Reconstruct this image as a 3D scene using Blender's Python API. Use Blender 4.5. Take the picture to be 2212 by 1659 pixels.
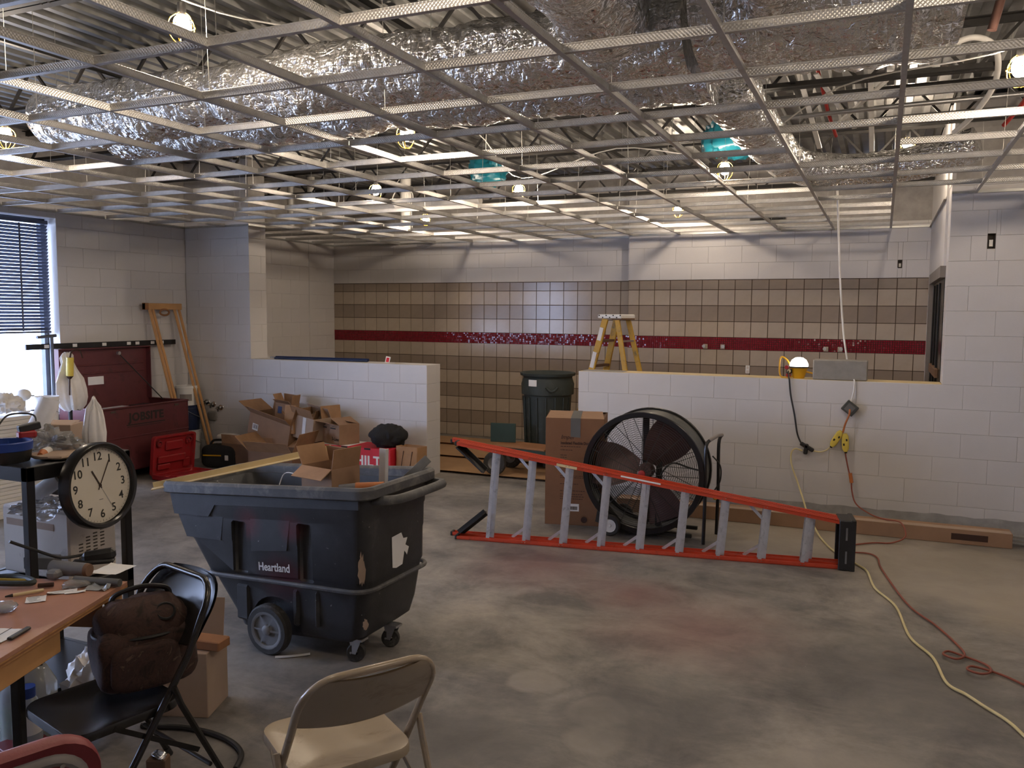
import bpy, bmesh, math, random
from mathutils import Vector, Matrix, Euler, noise
random.seed(7)
for o in list(bpy.data.objects): bpy.data.objects.remove(o)
S = bpy.context.scene
COL = S.collection
PI = math.pi
R = math.radians
# ---------------------------------------------------------------- camera, sky, exposure
def cam_axes(yaw, pitch, roll):
    cy, sy, cp, sp = math.cos(yaw), math.sin(yaw), math.cos(pitch), math.sin(pitch)
    f = Vector((-sy*cp, cy*cp, -sp)); r = Vector((cy, sy, 0)); u = r.cross(f)
    cr, sr = math.cos(roll), math.sin(roll)
    return cr*r + sr*u, -sr*r + cr*u, f
cam = bpy.data.cameras.new('camera'); camo = bpy.data.objects.new('camera', cam); COL.objects.link(camo)
_r, _u, _f = cam_axes(0.417939, 0.0858982, 0.0071144)
camo.matrix_world = Matrix(((_r.x, _u.x, -_f.x, 0), (_r.y, _u.y, -_f.y, 0), (_r.z, _u.z, -_f.z, 1.83), (0, 0, 0, 1)))
cam.sensor_width = 36; cam.lens = 1797.7/2212*36; cam.clip_start = 0.05; cam.clip_end = 200
S.camera = camo
W = bpy.data.worlds.new('sky'); S.world = W; W.use_nodes = True
_bg = W.node_tree.nodes['Background']; _bg.inputs[0].default_value = (0.56, 0.66, 1.0, 1); _bg.inputs[1].default_value = 24.0
S.view_settings.view_transform = 'Standard'; S.view_settings.look = 'None'
S.view_settings.gamma = 1; S.view_settings.use_curve_mapping = False
S.view_settings.exposure = -0.42
BULB = 760.0           # radiance of a string-light bulb
BULB_COL = (1.0, 0.82, 0.63)
# ---------------------------------------------------------------- materials
def srgb(r, g=None, b=None):
    if g is None: r, g, b = r
    c = lambda v: (v/255/12.92 if v/255 <= .04045 else ((v/255+.055)/1.055)**2.4)
    return (c(r), c(g), c(b))
class NT:
    def __init__(s, name):
        s.m = bpy.data.materials.new(name); s.m.use_nodes = True
        s.t = s.m.node_tree; s.p = s.t.nodes['Principled BSDF']; s.co = None
    def n(s, typ, **kw):
        x = s.t.nodes.new(typ)
        for k, v in kw.items(): setattr(x, k, v)
        return x
    def l(s, a, b): s.t.links.new(a, b)
    def coord(s, kind='Object'):
        if not s.co: s.co = s.n('ShaderNodeTexCoord')
        return s.co.outputs[kind]
    def noise(s, scale, detail=4, rough=.6, dist=0, vec=None, kind='Object'):
        x = s.n('ShaderNodeTexNoise'); x.inputs['Scale'].default_value = scale; x.inputs['Detail'].default_value = detail
        x.inputs['Roughness'].default_value = rough; x.inputs['Distortion'].default_value = dist
        s.l(vec if vec is not None else s.coord(kind), x.inputs['Vector']); return x.outputs['Fac']
    def ramp(s, fac, stops):
        x = s.n('ShaderNodeValToRGB'); e = x.color_ramp.elements
        while len(e) < len(stops): e.new(.5)
        for el, (p, c) in zip(e, stops): el.position = p; el.color = (*c[:3], 1) if not isinstance(c, (int, float)) else (c, c, c, 1)
        s.l(fac, x.inputs[0]); return x.outputs[0]
    def mix(s, fac, a, b, mode='MIX'):
        x = s.n('ShaderNodeMix', data_type='RGBA', blend_type=mode)
        for sock, v in ((x.inputs[0], fac), (x.inputs[6], a), (x.inputs[7], b)):
            if isinstance(v, bpy.types.NodeSocket): s.l(v, sock)
            elif isinstance(v, (int, float)): sock.default_value = v
            else: sock.default_value = (*v[:3], 1)
        return x.outputs[2]
    def math(s, op, a, b=0):
        x = s.n('ShaderNodeMath', operation=op)
        for sock, v in ((x.inputs[0], a), (x.inputs[1], b)):
            if isinstance(v, bpy.types.NodeSocket): s.l(v, sock)
            else: sock.default_value = v
        return x.outputs[0]
    def bump(s, h, strength=.3, dist=.01):
        x = s.n('ShaderNodeBump'); x.inputs['Strength'].default_value = strength; x.inputs['Distance'].default_value = dist
        s.l(h, x.inputs['Height']); s.l(x.outputs[0], s.p.inputs['Normal'])
    def base(s, v):
        if isinstance(v, bpy.types.NodeSocket): s.l(v, s.p.inputs['Base Color'])
        else: s.p.inputs['Base Color'].default_value = (*v[:3], 1)
    def set(s, **kw):
        for k, v in kw.items():
            k = k.replace('_', ' ')
            if isinstance(v, bpy.types.NodeSocket): s.l(v, s.p.inputs[k])
            else: s.p.inputs[k].default_value = v
def mul(c, k): return tuple(min(1, x*k) for x in c)
def pbr(name, c, rough=.5, metal=0, var=.12, vs=6, bump=0, bs=60, rnd=0, dirt=None, ds=9, dt=(.55, .7), **kw):
    t = NT(name); f = t.noise(vs)
    col = t.ramp(f, [(.3, mul(c, 1-var)), (.7, mul(c, 1+var))])
    if dirt: col = t.mix(t.ramp(t.noise(ds, 6, .7, .6), [(dt[0], 0), (dt[1], 1)]), col, dirt)
    if rnd:
        oi = t.n('ShaderNodeObjectInfo'); v = t.math('MULTIPLY_ADD', oi.outputs['Random'], 2*rnd)
        v.node.inputs[2].default_value = 1-rnd
        cc = t.n('ShaderNodeCombineColor'); [t.l(v, cc.inputs[i]) for i in range(3)]
        col = t.mix(1.0, col, cc.outputs[0], 'MULTIPLY')
    t.base(col); t.set(Roughness=rough, Metallic=metal)
    if bump: t.bump(t.noise(bs, 3), bump, .004)
    for k, v in kw.items(): t.set(**{k: v})
    return t.m
def emit(name, c, s):
    t = NT(name); t.base((.8, .8, .8)); t.p.inputs['Emission Color'].default_value = (*c, 1); t.p.inputs['Emission Strength'].default_value = s
    return t.m
M = {}
M['paint'] = pbr('painted_block', (.56, .54, .53), .45, var=.03, vs=2, bump=.25, bs=90, rnd=.015)
M['paint_flat'] = pbr('white_paint', (.56, .54, .53), .5, var=.03, bump=.15, bs=90)
M['raw_block'] = pbr('bare_block', (.36, .34, .32), .9, var=.15, vs=8, bump=.4, bs=80, rnd=.05)
M['old_paint'] = pbr('unpainted_strip', (.30, .29, .28), .8, var=.2, vs=9, bump=.3, bs=70)
M['tile_light'] = pbr('tile_light', srgb(166, 153, 138), .17, var=.05, vs=9, rnd=.04)
M['tile_dark'] = pbr('tile_dark', srgb(138, 125, 112), .17, var=.05, vs=9, rnd=.04)
M['grout'] = pbr('grout', srgb(66, 50, 41), .9)
M['mosaic'] = pbr('mosaic_red', srgb(128, 26, 42), .12, var=.3, vs=30)
M['galv'] = pbr('galvanised', (.42, .42, .40), .42, .85, var=.12, vs=14, bump=.05)
M['deck'] = pbr('deck_steel', (.25, .25, .245), .45, .8, var=.2, vs=5)
M['joist'] = pbr('joist_steel', (.025, .023, .022), .6, .2, var=.3)
M['wire'] = pbr('hanger_steel', (.55, .54, .5), .4, .8)
M['black_metal'] = pbr('black_metal', (.012, .012, .013), .32, .1, var=.2)
M['black_plastic'] = pbr('black_plastic', (.014, .014, .015), .5, var=.2, bump=.1)
M['dark_rubber'] = pbr('dark_rubber', (.028, .027, .026), .75, dirt=(.09, .085, .08), ds=14)
M['grey_plastic'] = pbr('grey_plastic', (.16, .16, .165), .55)
M['white_plastic'] = pbr('white_plastic', (.72, .71, .69), .4, var=.04)
M['cream_metal'] = pbr('cream_metal', srgb(205, 196, 186), .45, var=.04, dirt=srgb(160, 148, 135), ds=5)
M['chrome'] = pbr('chrome', (.7, .7, .7), .2, 1)
M['steel'] = pbr('dull_steel', (.45, .45, .46), .4, .9)
M['alu'] = pbr('ladder_aluminium', (.56, .56, .58), .45, .55, var=.08, vs=20, dirt=(.35, .35, .36), ds=18)
M['orange'] = pbr('orange_fibreglass', srgb(188, 66, 40), .45, var=.08, vs=12, dirt=srgb(150, 60, 38), ds=14)
M['yellow'] = pbr('yellow_fibreglass', srgb(190, 148, 38), .5, var=.1, dirt=srgb(120, 100, 50), ds=10)
M['yellow_plastic'] = pbr('yellow_plastic', srgb(206, 156, 26), .4)
M['yellow_pale'] = pbr('yellow_pale', srgb(212, 190, 84), .45)
M['card'] = pbr('cardboard', srgb(142, 112, 88), .85, var=.1, vs=7, bump=.05, rnd=.08)
M['card_dark'] = pbr('cardboard_dark', srgb(112, 86, 68), .85, var=.1, vs=7, rnd=.06)
M['card_tall'] = pbr('cardboard_brown', srgb(122, 86, 60), .85, var=.08, vs=5)
M['card_in'] = pbr('cardboard_inside', srgb(146, 112, 82), .85, var=.14, vs=9)
M['card_pale'] = pbr('cardboard_pale', srgb(164, 142, 124), .85, var=.07, rnd=.05)
M['kraft'] = pbr('kraft_paper', srgb(158, 120, 84), .8, var=.12, bump=.3, bs=25)
M['floor_paper'] = pbr('floor_paper', srgb(168, 132, 96), .8, var=.1, vs=3, bump=.12, bs=14)
M['ink'] = pbr('ink', (.02, .017, .015), .8)
M['ink_brown'] = pbr('ink_brown', srgb(58, 36, 28), .8)
M['paper'] = pbr('white_paper', (.76, .75, .73), .7, var=.04)
M['tape_grey'] = pbr('grey_tape', (.11, .11, .105), .55, bump=.3, bs=30)
M['tape_white'] = pbr('white_tape', (.68, .66, .64), .5)
M['wood'] = pbr('pine', srgb(188, 142, 92), .6, var=.15, vs=4)
M['wood_dark'] = pbr('worn_pine', srgb(140, 96, 62), .7, var=.2, vs=5)
M['ply_edge'] = pbr('plywood_edge', srgb(176, 130, 82), .7, var=.25, vs=30)
M['ply_top'] = pbr('worn_table_top', srgb(172, 126, 104), .42, var=.12, vs=4, dirt=srgb(150, 106, 76), ds=4)
M['maroon_paint'] = pbr('maroon_paint', srgb(92, 44, 46), .42, var=.12, dirt=srgb(64, 36, 36), ds=6)
M['maroon_vinyl'] = pbr('maroon_vinyl', srgb(122, 42, 46), .5, var=.08, bump=.15, bs=120)
M['grey_frame'] = pbr('grey_frame', srgb(128, 122, 120), .45)
M['red_plastic'] = pbr('red_plastic', srgb(150, 28, 32), .5, var=.1, dirt=srgb(124, 52, 52), ds=20)
M['red_box'] = pbr('red_print', srgb(196, 30, 48), .6, var=.06)
M['blue_plastic'] = pbr('blue_plastic', srgb(30, 62, 140), .45)
M['navy'] = pbr('navy_plastic', srgb(26, 38, 70), .45)
M['beige_metal'] = pbr('beige_paint', srgb(160, 145, 124), .24, var=.04, dirt=srgb(138, 122, 102), ds=5)
M['black_gloss'] = pbr('black_gloss_paint', (.014, .013, .013), .26, var=.1)
M['cloth_black'] = pbr('black_cloth', (.012, .012, .014), .95, bump=.4, bs=40)
M['cloth_white'] = pbr('white_cloth', (.6, .56, .5), .9, bump=.5, bs=24)
M['clear_bag'] = pbr('clear_bag', (.62, .62, .62), .16, Transmission_Weight=.72, IOR=1.15, bump=.7, bs=16)
M['white_bag'] = pbr('white_bag', (.74, .72, .7), .35, bump=.6, bs=14)
M['white_sleeve'] = pbr('white_sleeve', (.8, .8, .8), .6, bump=.4, bs=30)
M['fan_dark'] = pbr('fan_dark', (.03, .03, .028), .5, .2)
M['fan_drum'] = pbr('fan_drum', (.06, .065, .06), .42, .3, dirt=(.16, .16, .14), ds=7)
M['fan_blade'] = pbr('fan_blade', srgb(88, 66, 64), .5, .1, dirt=srgb(110, 92, 86), ds=6)
M['can_green'] = pbr('can_green', srgb(44, 52, 50), .6, var=.1, dirt=srgb(64, 70, 68), ds=9)
M['hand_green'] = pbr('green_paint', srgb(36, 56, 46), .5)
M['teal'] = pbr('teal_sheet', srgb(18, 92, 108), .3, bump=.8, bs=12, Transmission_Weight=.15)
M['lamp_grey'] = pbr('grey_block', srgb(136, 132, 126), .9, var=.1, vs=14, bump=.5, bs=90)
M['cord_black'] = pbr('cord_black', (.015, .015, .015), .5)
M['cord_white'] = pbr('cord_white', (.72, .7, .66), .5)
M['cord_yellow'] = pbr('cord_yellow', srgb(204, 190, 142), .55)
M['cord_red'] = pbr('cord_red', srgb(134, 70, 54), .5)
M['cord_orange'] = pbr('cord_orange', srgb(176, 104, 54), .5)
M['green_liquid'] = pbr('green_liquid', srgb(60, 150, 30), .2, Transmission_Weight=.4)
M['clear_plastic'] = pbr('clear_plastic', (.72, .76, .8), .15, Transmission_Weight=.6, IOR=1.2)
M['red_pipe'] = pbr('red_pipe', srgb(160, 48, 42), .45)
M['copper_red'] = pbr('brown_conduit', srgb(66, 44, 38), .5)
M['pvc'] = pbr('white_pvc', (.7, .68, .64), .4)
M['door_dark'] = pbr('dark_door', (.012, .014, .016), .25)
M['frame_grey'] = pbr('door_frame_grey', srgb(120, 112, 104), .5)
M['hole_dark'] = pbr('hole_dark', (.07, .058, .048), .9)
M['clock_face'] = pbr('clock_face', srgb(226, 214, 196), .35, var=.02)
M['trim_tan'] = pbr('tan_strip', srgb(206, 186, 142), .5)
M['lamp_dome'] = emit('lamp_dome_light', (1, .92, .8), 14)
M['bulb'] = emit('bulb_light', BULB_COL, BULB)
M['bulb_white'] = pbr('bulb_guard', srgb(226, 170, 60), .4)
M['hook_blue'] = pbr('blue_pole', srgb(24, 42, 84), .4)
M['sash'] = pbr('window_frame_dark', (.10, .11, .13), .4, .5)
M['slat'] = pbr('blind_slat', (.06, .075, .12), .45)  # darkness of the slats against the bright window is put into this colour
M['outside'] = pbr('outside_ground', (.45, .45, .43), .9)
def clear_pane():
    if 'pane' in M: return M['pane']
    t = NT('clear_glass'); tr = t.n('ShaderNodeBsdfTransparent'); tr.inputs[0].default_value = (.93, .95, .95, 1); gl = t.n('ShaderNodeBsdfGlossy'); gl.inputs['Roughness'].default_value = .02
    mx = t.n('ShaderNodeMixShader'); mx.inputs[0].default_value = .05; t.l(tr.outputs[0], mx.inputs[1]); t.l(gl.outputs[0], mx.inputs[2])
    t.l(mx.outputs[0], t.t.nodes['Material Output'].inputs['Surface']); M['pane'] = t.m; return t.m
clear_pane()
def mk_tee():
    t = NT('tee_steel'); co = t.coord('Object'); sp = t.n('ShaderNodeSeparateXYZ'); t.l(co, sp.inputs[0])
    # embossed stitching along the web, fine relief only
    w = t.math('SINE', t.math('MULTIPLY', sp.outputs[0], 420)); h = t.math('SINE', t.math('MULTIPLY', sp.outputs[2], 420))
    k = t.math('MULTIPLY', w, h)
    t.base(t.ramp(t.noise(18), [(.3, (.40, .39, .38)), (.7, (.50, .49, .47))])); t.set(Roughness=.40, Metallic=.5)
    t.bump(k, .35, .003); return t.m
M['tee'] = mk_tee()
def mk_foil():
    t = NT('foil_jacket'); co = t.coord('Object')
    v = t.n('ShaderNodeTexVoronoi', feature='DISTANCE_TO_EDGE'); v.inputs['Scale'].default_value = 4
    dn = t.n('ShaderNodeTexNoise'); dn.inputs['Scale'].default_value = 6; dn.inputs['Detail'].default_value = 3; t.l(co, dn.inputs['Vector'])
    va = t.n('ShaderNodeVectorMath', operation='ADD'); t.l(co, va.inputs[0]); t.l(dn.outputs['Color'], va.inputs[1]); t.l(va.outputs[0], v.inputs['Vector'])
    sp = t.n('ShaderNodeSeparateXYZ'); t.l(co, sp.inputs[0])
    gx = t.math('ABSOLUTE', t.math('SINE', t.math('MULTIPLY', sp.outputs[0], 95))); gz = t.math('ABSOLUTE', t.math('SINE', t.math('MULTIPLY', sp.outputs[2], 95)))
    grid = t.math('MULTIPLY', t.math('POWER', t.math('MULTIPLY', gx, gz), .35), .18)
    h = t.math('ADD', t.math('MULTIPLY', t.math('POWER', v.outputs['Distance'], .5), .8), t.math('ADD', t.math('MULTIPLY', t.noise(8, 3, .5, 1.8), 1.1), grid))
    t.base(t.ramp(t.noise(4), [(.3, (.78, .775, .76)), (.7, (.90, .895, .88))])); t.set(Roughness=.17, Metallic=.9)
    t.bump(h, .6, .035); return t.m
M['foil'] = mk_foil()
def mk_camo():
    t = NT('brown_camo_cloth')
    a = t.ramp(t.noise(9, 5, .65, 2.5), [(.35, srgb(34, 24, 22)), (.48, srgb(66, 44, 38)), (.6, srgb(50, 34, 30)), (.68, srgb(98, 78, 66))])
    t.base(a); t.set(Roughness=.85); t.bump(t.noise(60, 4), .4, .005); return t.m
M['brown_bag'] = mk_camo()
def mk_cart():
    t = NT('cart_plastic'); co = t.coord('Object')
    col = t.ramp(t.noise(5, 6, .7), [(.3, (.018, .019, .022)), (.62, (.034, .035, .039)), (.8, (.075, .073, .07))])
    sp = t.n('ShaderNodeSeparateXYZ'); t.l(co, sp.inputs[0])
    for (x, y, z, r, c) in ((-.09, -.31, .69, .11, (.12, .012, .018)), (.20, -.31, .70, .10, (.12, .012, .018)), (.10, -.31, .41, .16, (.10, .013, .018)), (.17, -.31, .43, .12, (.10, .013, .018))):
        d = t.n('ShaderNodeVectorMath', operation='DISTANCE'); t.l(co, d.inputs[0]); d.inputs[1].default_value = (x, y, z)
        col = t.mix(t.math('MULTIPLY', t.ramp(d.outputs['Value'], [(r*.3, 1), (r, 0)]), t.noise(10)), col, c)
    scr = t.ramp(t.noise(38, 2, .5, .3), [(.74, 0), (.77, 1)])
    col = t.mix(t.math('MULTIPLY', scr, .6), col, (.4, .39, .37))
    t.base(col); t.set(Roughness=.5); t.bump(t.noise(120, 3), .25, .003); return t.m
M['cart'] = mk_cart()
M['cart_dusty'] = pbr('cart_rim_dusty', (.07, .071, .076), .6, var=.3, vs=6, dirt=(.2, .19, .18), ds=8, dt=(.5, .75), bump=.25, bs=80)
def mk_floor():
    t = NT('concrete_floor'); co = t.coord('Object')
    a = t.ramp(t.noise(.55, 9, .66, .25), [(.32, (.12, .114, .110)), (.5, (.205, .191, .178)), (.68, (.31, .282, .252))])
    b = t.ramp(t.noise(1.9, 10, .72, .35), [(.36, (.50, .50, .51)), (.5, (.90, .89, .88)), (.64, (1.28, 1.25, 1.20))])
    col = t.mix(1.0, a, b, 'MULTIPLY')
    # streaks of troweling dust
    mp = t.n('ShaderNodeMapping'); mp.inputs['Scale'].default_value = (1.2, 5, 1); mp.inputs['Rotation'].default_value = (0, 0, .5); t.l(co, mp.inputs[0])
    st = t.ramp(t.noise(1.6, 8, .7, .3, vec=mp.outputs[0]), [(.52, 0), (.7, 1)])
    col = t.mix(t.math('MULTIPLY', st, .35), col, (.33, .295, .25))
    def spot(col, x, y, r, c, k, soft=.55, warp=.25):
        d = t.n('ShaderNodeVectorMath', operation='DISTANCE')
        nz = t.n('ShaderNodeTexNoise'); nz.inputs['Scale'].default_value = 3.5; nz.inputs['Detail'].default_value = 6; t.l(co, nz.inputs['Vector'])
        vm = t.n('ShaderNodeVectorMath', operation='MULTIPLY_ADD'); t.l(nz.outputs['Color'], vm.inputs[0]); vm.inputs[1].default_value = (warp, warp, 0); t.l(co, vm.inputs[2])
        t.l(vm.outputs[0], d.inputs[0]); d.inputs[1].default_value = (x+warp*.5, y+warp*.5, 0)
        return t.mix(t.math('MULTIPLY', t.ramp(d.outputs['Value'], [(r*soft, 1), (r, 0)]), k), col, c)
    for (x, y, r) in ((-.92, 4.75, .75), (-2.2, 5.5, .7), (-1.45, 5.2, .4)): col = spot(col, x, y, r, (.22, .085, .08), .5, .1, .3)
    for (x, y, r) in ((-.98, 2.9, .17), (-1.05, 3.3, .16), (-.62, 2.95, .15), (-1.5, 3.7, .15), (-1.12, 3.55, .16), (.0, 3.2, .5), (-.9, 2.4, .35)): col = spot(col, x, y, r, (.34, .305, .265), .55, .75, .16)
    for (x, y, r) in ((.1, 4.5, .8), (-.9, 3.6, .5), (-1.6, 3.1, .4)): col = spot(col, x, y, r, (.08, .077, .075), .62, .3, .6)
    for (x, y, r) in ((.6, 6.6, 1.2), (-.6, 7.1, .9), (1.1, 5.9, .7)): col = spot(col, x, y, r, (.36, .31, .24), .7, .5, .6)
    sp_ = t.ramp(t.noise(42, 3, .5), [(.77, 0), (.79, 1)])
    col = t.mix(t.math('MULTIPLY', sp_, .5), col, (.4, .38, .35))
    t.base(col); t.set(Roughness=t.ramp(t.noise(1.7, 5), [(.3, .42), (.7, .68)])); t.bump(t.noise(14, 8, .7), .12, .01)
    return t.m
M['floor'] = mk_floor()
# ---------------------------------------------------------------- mesh builder
class MB:
    def __init__(s): s.v = []; s.f = []; s.sm = []
    def add(s, vs, fs, M_=None, smooth=False):
        b = len(s.v); s.v += [tuple(M_ @ Vector(p)) if M_ else tuple(p) for p in vs]
        s.f += [tuple(b+i for i in f) for f in fs]; s.sm += [smooth]*len(fs); return s
    def box(s, c, d, rot=None, bev=0):
        x, y, z = d[0]/2, d[1]/2, d[2]/2
        T = Matrix.Translation(c) @ (rot.to_matrix().to_4x4() if isinstance(rot, Euler) else (rot if rot else Matrix.Identity(4)))
        if not bev:
            vs = [(i*x, j*y, k*z) for k in (-1, 1) for j in (-1, 1) for i in (-1, 1)]
            return s.add(vs, [(0, 2, 3, 1), (4, 5, 7, 6), (0, 1, 5, 4), (2, 6, 7, 3), (0, 4, 6, 2), (1, 3, 7, 5)], T)
        b = min(bev, x*.99, y*.99, z*.99); vs = []; idx = {}
        for i in (-1, 1):
            for j in (-1, 1):
                for k in (-1, 1):
                    for a, p in (('x', (i*x, j*(y-b), k*(z-b))), ('y', (i*(x-b), j*y, k*(z-b))), ('z', (i*(x-b), j*(y-b), k*z))):
                        idx[(a, i, j, k)] = len(vs); vs.append(p)
        F = []
        for i in (-1, 1):
            q = [idx[('x', i, j, k)] for j, k in ((-1, -1), (1, -1), (1, 1), (-1, 1))]; F.append(q if i > 0 else q[::-1])
            q = [idx[('y', j, i, k)] for j, k in ((-1, -1), (-1, 1), (1, 1), (1, -1))]; F.append(q if i > 0 else q[::-1])
            q = [idx[('z', j, k, i)] for j, k in ((-1, -1), (1, -1), (1, 1), (-1, 1))]; F.append(q if i > 0 else q[::-1])
        for i in (-1, 1):
            for j in (-1, 1):
                for (a, c2, e) in (('x', 'y', 'z'), ('y', 'z', 'x'), ('x', 'z', 'y')):
                    def key(ax, m):
                        d_ = {a: i, c2: j, e: m}; return (ax, d_['x'], d_['y'], d_['z'])
                    F.append([idx[key(a, -1)], idx[key(c2, -1)], idx[key(c2, 1)], idx[key(a, 1)]])
                for k in (-1, 1): F.append([idx[('x', i, j, k)], idx[('y', i, j, k)], idx[('z', i, j, k)]])
        return s.add(vs, F, T)
    def bar(s, p0, p1, w, h, bev=0, up=(0, 0, 1)):
        p0, p1 = Vector(p0), Vector(p1); d = p1-p0; L = d.length; x = d.normalized(); u = Vector(up)
        if abs(x.dot(u)) > .98: u = Vector((0, 1, 0))
        y = u.cross(x).normalized(); z = x.cross(y)
        Rm = Matrix((x, y, z)).transposed().to_4x4()
        return s.box((p0+p1)/2, (L, w, h), Rm, bev)
    def cyl(s, p0, p1, r, r2=None, n=16, caps=True):
        p0, p1 = Vector(p0), Vector(p1); r2 = r if r2 is None else r2
        z = (p1-p0).normalized(); x = z.orthogonal().normalized(); y = z.cross(x)
        vs = []
        for p, q in ((p0, r), (p1, r2)):
            for i in range(n):
                a = 2*PI*i/n; vs.append(p+x*q*math.cos(a)+y*q*math.sin(a))
        F = [(i, (i+1) % n, n+(i+1) % n, n+i) for i in range(n)]
        s.add(vs, F, None, True)
        if caps: s.add(vs, [tuple(range(n))[::-1], tuple(range(n, 2*n))])
        return s
    def tube(s, pts, r, n=8, closed=False, rf=None, flat=1.0, caps=True):
        P = [Vector(p) for p in pts]; m = len(P); T = []
        for i in range(m):
            a = P[(i-1) % m] if (closed or i > 0) else P[i]; b = P[(i+1) % m] if (closed or i < m-1) else P[i]
            T.append((b-a).normalized() if (b-a).length > 1e-9 else Vector((0, 0, 1)))
        N = T[0].orthogonal().normalized(); vs = []
        for i in range(m):
            N = (N - T[i]*N.dot(T[i])); N = N.normalized() if N.length > 1e-6 else T[i].orthogonal().normalized(); B = T[i].cross(N)
            rr = r if rf is None else r*rf(i/(m-1))
            for k in range(n):
                a = 2*PI*k/n; vs.append(P[i]+N*math.cos(a)*rr+B*math.sin(a)*rr*flat)
        F = []
        for i in range(m if closed else m-1):
            j = (i+1) % m
            for k in range(n): F.append((i*n+k, i*n+(k+1) % n, j*n+(k+1) % n, j*n+k))
        s.add(vs, F, None, True)
        if caps and not closed: s.add(vs, [tuple(range(n))[::-1], tuple((m-1)*n+k for k in range(n))])
        return s
    def lathe(s, prof, n=24, M_=None, smooth=True, a0=0, a1=2*PI):
        full = abs(a1-a0-2*PI) < 1e-6; k = n if full else n+1; vs = []; F = []
        for (r, z) in prof:
            for i in range(k):
                a = a0+(a1-a0)*i/n; vs.append((r*math.cos(a), r*math.sin(a), z))
        for j in range(len(prof)-1):
            for i in range(n):
                i2 = (i+1) % k; F.append((j*k+i, j*k+i2, (j+1)*k+i2, (j+1)*k+i))
        return s.add(vs, F, M_, smooth)
    def prism(s, poly, h, M_=None, z0=0):
        n = len(poly); vs = [(x, y, z0) for x, y in poly]+[(x, y, z0+h) for x, y in poly]
        return s.add(vs, [tuple(range(n))[::-1], tuple(range(n, 2*n))]+[(i, (i+1) % n, n+(i+1) % n, n+i) for i in range(n)], M_)
    def loft(s, rings, cap0=True, cap1=True, smooth=True, M_=None):
        n = len(rings[0]); vs = [p for r_ in rings for p in r_]; F = []
        for j in range(len(rings)-1):
            for i in range(n): F.append((j*n+i, j*n+(i+1) % n, (j+1)*n+(i+1) % n, (j+1)*n+i))
        s.add(vs, F, M_, smooth)
        if cap0: s.add(rings[0], [tuple(range(n))[::-1]], M_)
        if cap1: s.add(rings[-1], [tuple(range(n))], M_)
        return s
    def grid(s, nx, ny, fn, smooth=True, thick=0):
        vs = [fn(i/nx, j/ny) for j in range(ny+1) for i in range(nx+1)]
        F = [(j*(nx+1)+i, j*(nx+1)+i+1, (j+1)*(nx+1)+i+1, (j+1)*(nx+1)+i) for j in range(ny) for i in range(nx)]
        s.add(vs, F, None, smooth)
        if thick:
            v2 = [(p[0], p[1], p[2]-thick) for p in vs]; s.add(v2, [f[::-1] for f in F], None, smooth)
        return s
    def blob(s, c, d, e=2.5, n=28, m=18, amp=0, fs=4, rot=None, seed=0, flatb=False):
        """rounded box: superellipsoid with a crumpled skin"""
        T = Matrix.Translation(c) @ (rot.to_matrix().to_4x4() if rot else Matrix.Identity(4)); vs = []; F = []
        sg = lambda v, p: math.copysign(abs(v)**p, v)
        for j in range(m+1):
            ph = -PI/2+PI*j/m
            for i in range(n):
                th = 2*PI*i/n; k = 2/e
                p = Vector((sg(math.cos(ph), k)*sg(math.cos(th), k)*d[0]/2, sg(math.cos(ph), k)*sg(math.sin(th), k)*d[1]/2, sg(math.sin(ph), k)*d[2]/2))
                if amp:
                    w = noise.noise(p*fs+Vector((seed*3.1, 0, 0)))+.9*abs(noise.noise(p*fs*2.2+Vector((0, seed, 0))))+.5*abs(noise.noise(p*fs*4.7+Vector((seed, 0, 3))))-.45
                    p = p*(1+amp*w*(.35+.12/max(.08, p.length)))
                if flatb: p.z = max(p.z, -d[2]*.46)
                vs.append(p)
        for j in range(m):
            for i in range(n): F.append((j*n+i, j*n+(i+1) % n, (j+1)*n+(i+1) % n, (j+1)*n+i))
        return s.add(vs, F, T, True)
    def build(s, name, mat, parent=None, loc=None, rot=None, recalc=True):
        me = bpy.data.meshes.new(name); me.from_pydata(s.v, [], s.f); me.update()
        if recalc:
            bm = bmesh.new(); bm.from_mesh(me); bmesh.ops.remove_doubles(bm, verts=bm.verts, dist=1e-6); bmesh.ops.recalc_face_normals(bm, faces=bm.faces); bm.to_mesh(me); bm.free()
        if any(s.sm):
            if recalc and len(me.polygons) != len(s.sm): me.polygons.foreach_set('use_smooth', [True]*len(me.polygons))
            else: me.polygons.foreach_set('use_smooth', s.sm)
            me.set_sharp_from_angle(angle=R(38))
        me.materials.append(M[mat] if isinstance(mat, str) else mat)
        return link(name, me, parent, loc, rot)
def link(name, data, parent=None, loc=None, rot=None):
    o = bpy.data.objects.new(name, data); COL.objects.link(o)
    if parent: o.parent = parent
    if loc is not None: o.location = loc
    if rot is not None: o.rotation_euler = rot
    return o
def tag(o, label, cat, group=None):
    o['label'] = label; o['category'] = cat
    if group: o['group'] = group
    return o
def thing(name, label, cat, loc=(0, 0, 0), rz=0, group=None, rot=None):
    o = link(name, None, None, loc, rot if rot else (0, 0, rz)); o.empty_display_size = .1
    return tag(o, label, cat, group)
def struct(o): o['kind'] = 'structure'; return o
def dup(root, loc=None, rot=None, label=None):
    r = root.copy(); COL.objects.link(r)
    if loc is not None: r.location = loc
    if rot is not None: r.rotation_euler = rot
    if label: r['label'] = label
    for ch in list(root.children):
        c = ch.copy(); COL.objects.link(c); c.parent = r
        for g in ch.children:
            d = g.copy(); COL.objects.link(d); d.parent = c
    return r
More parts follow.
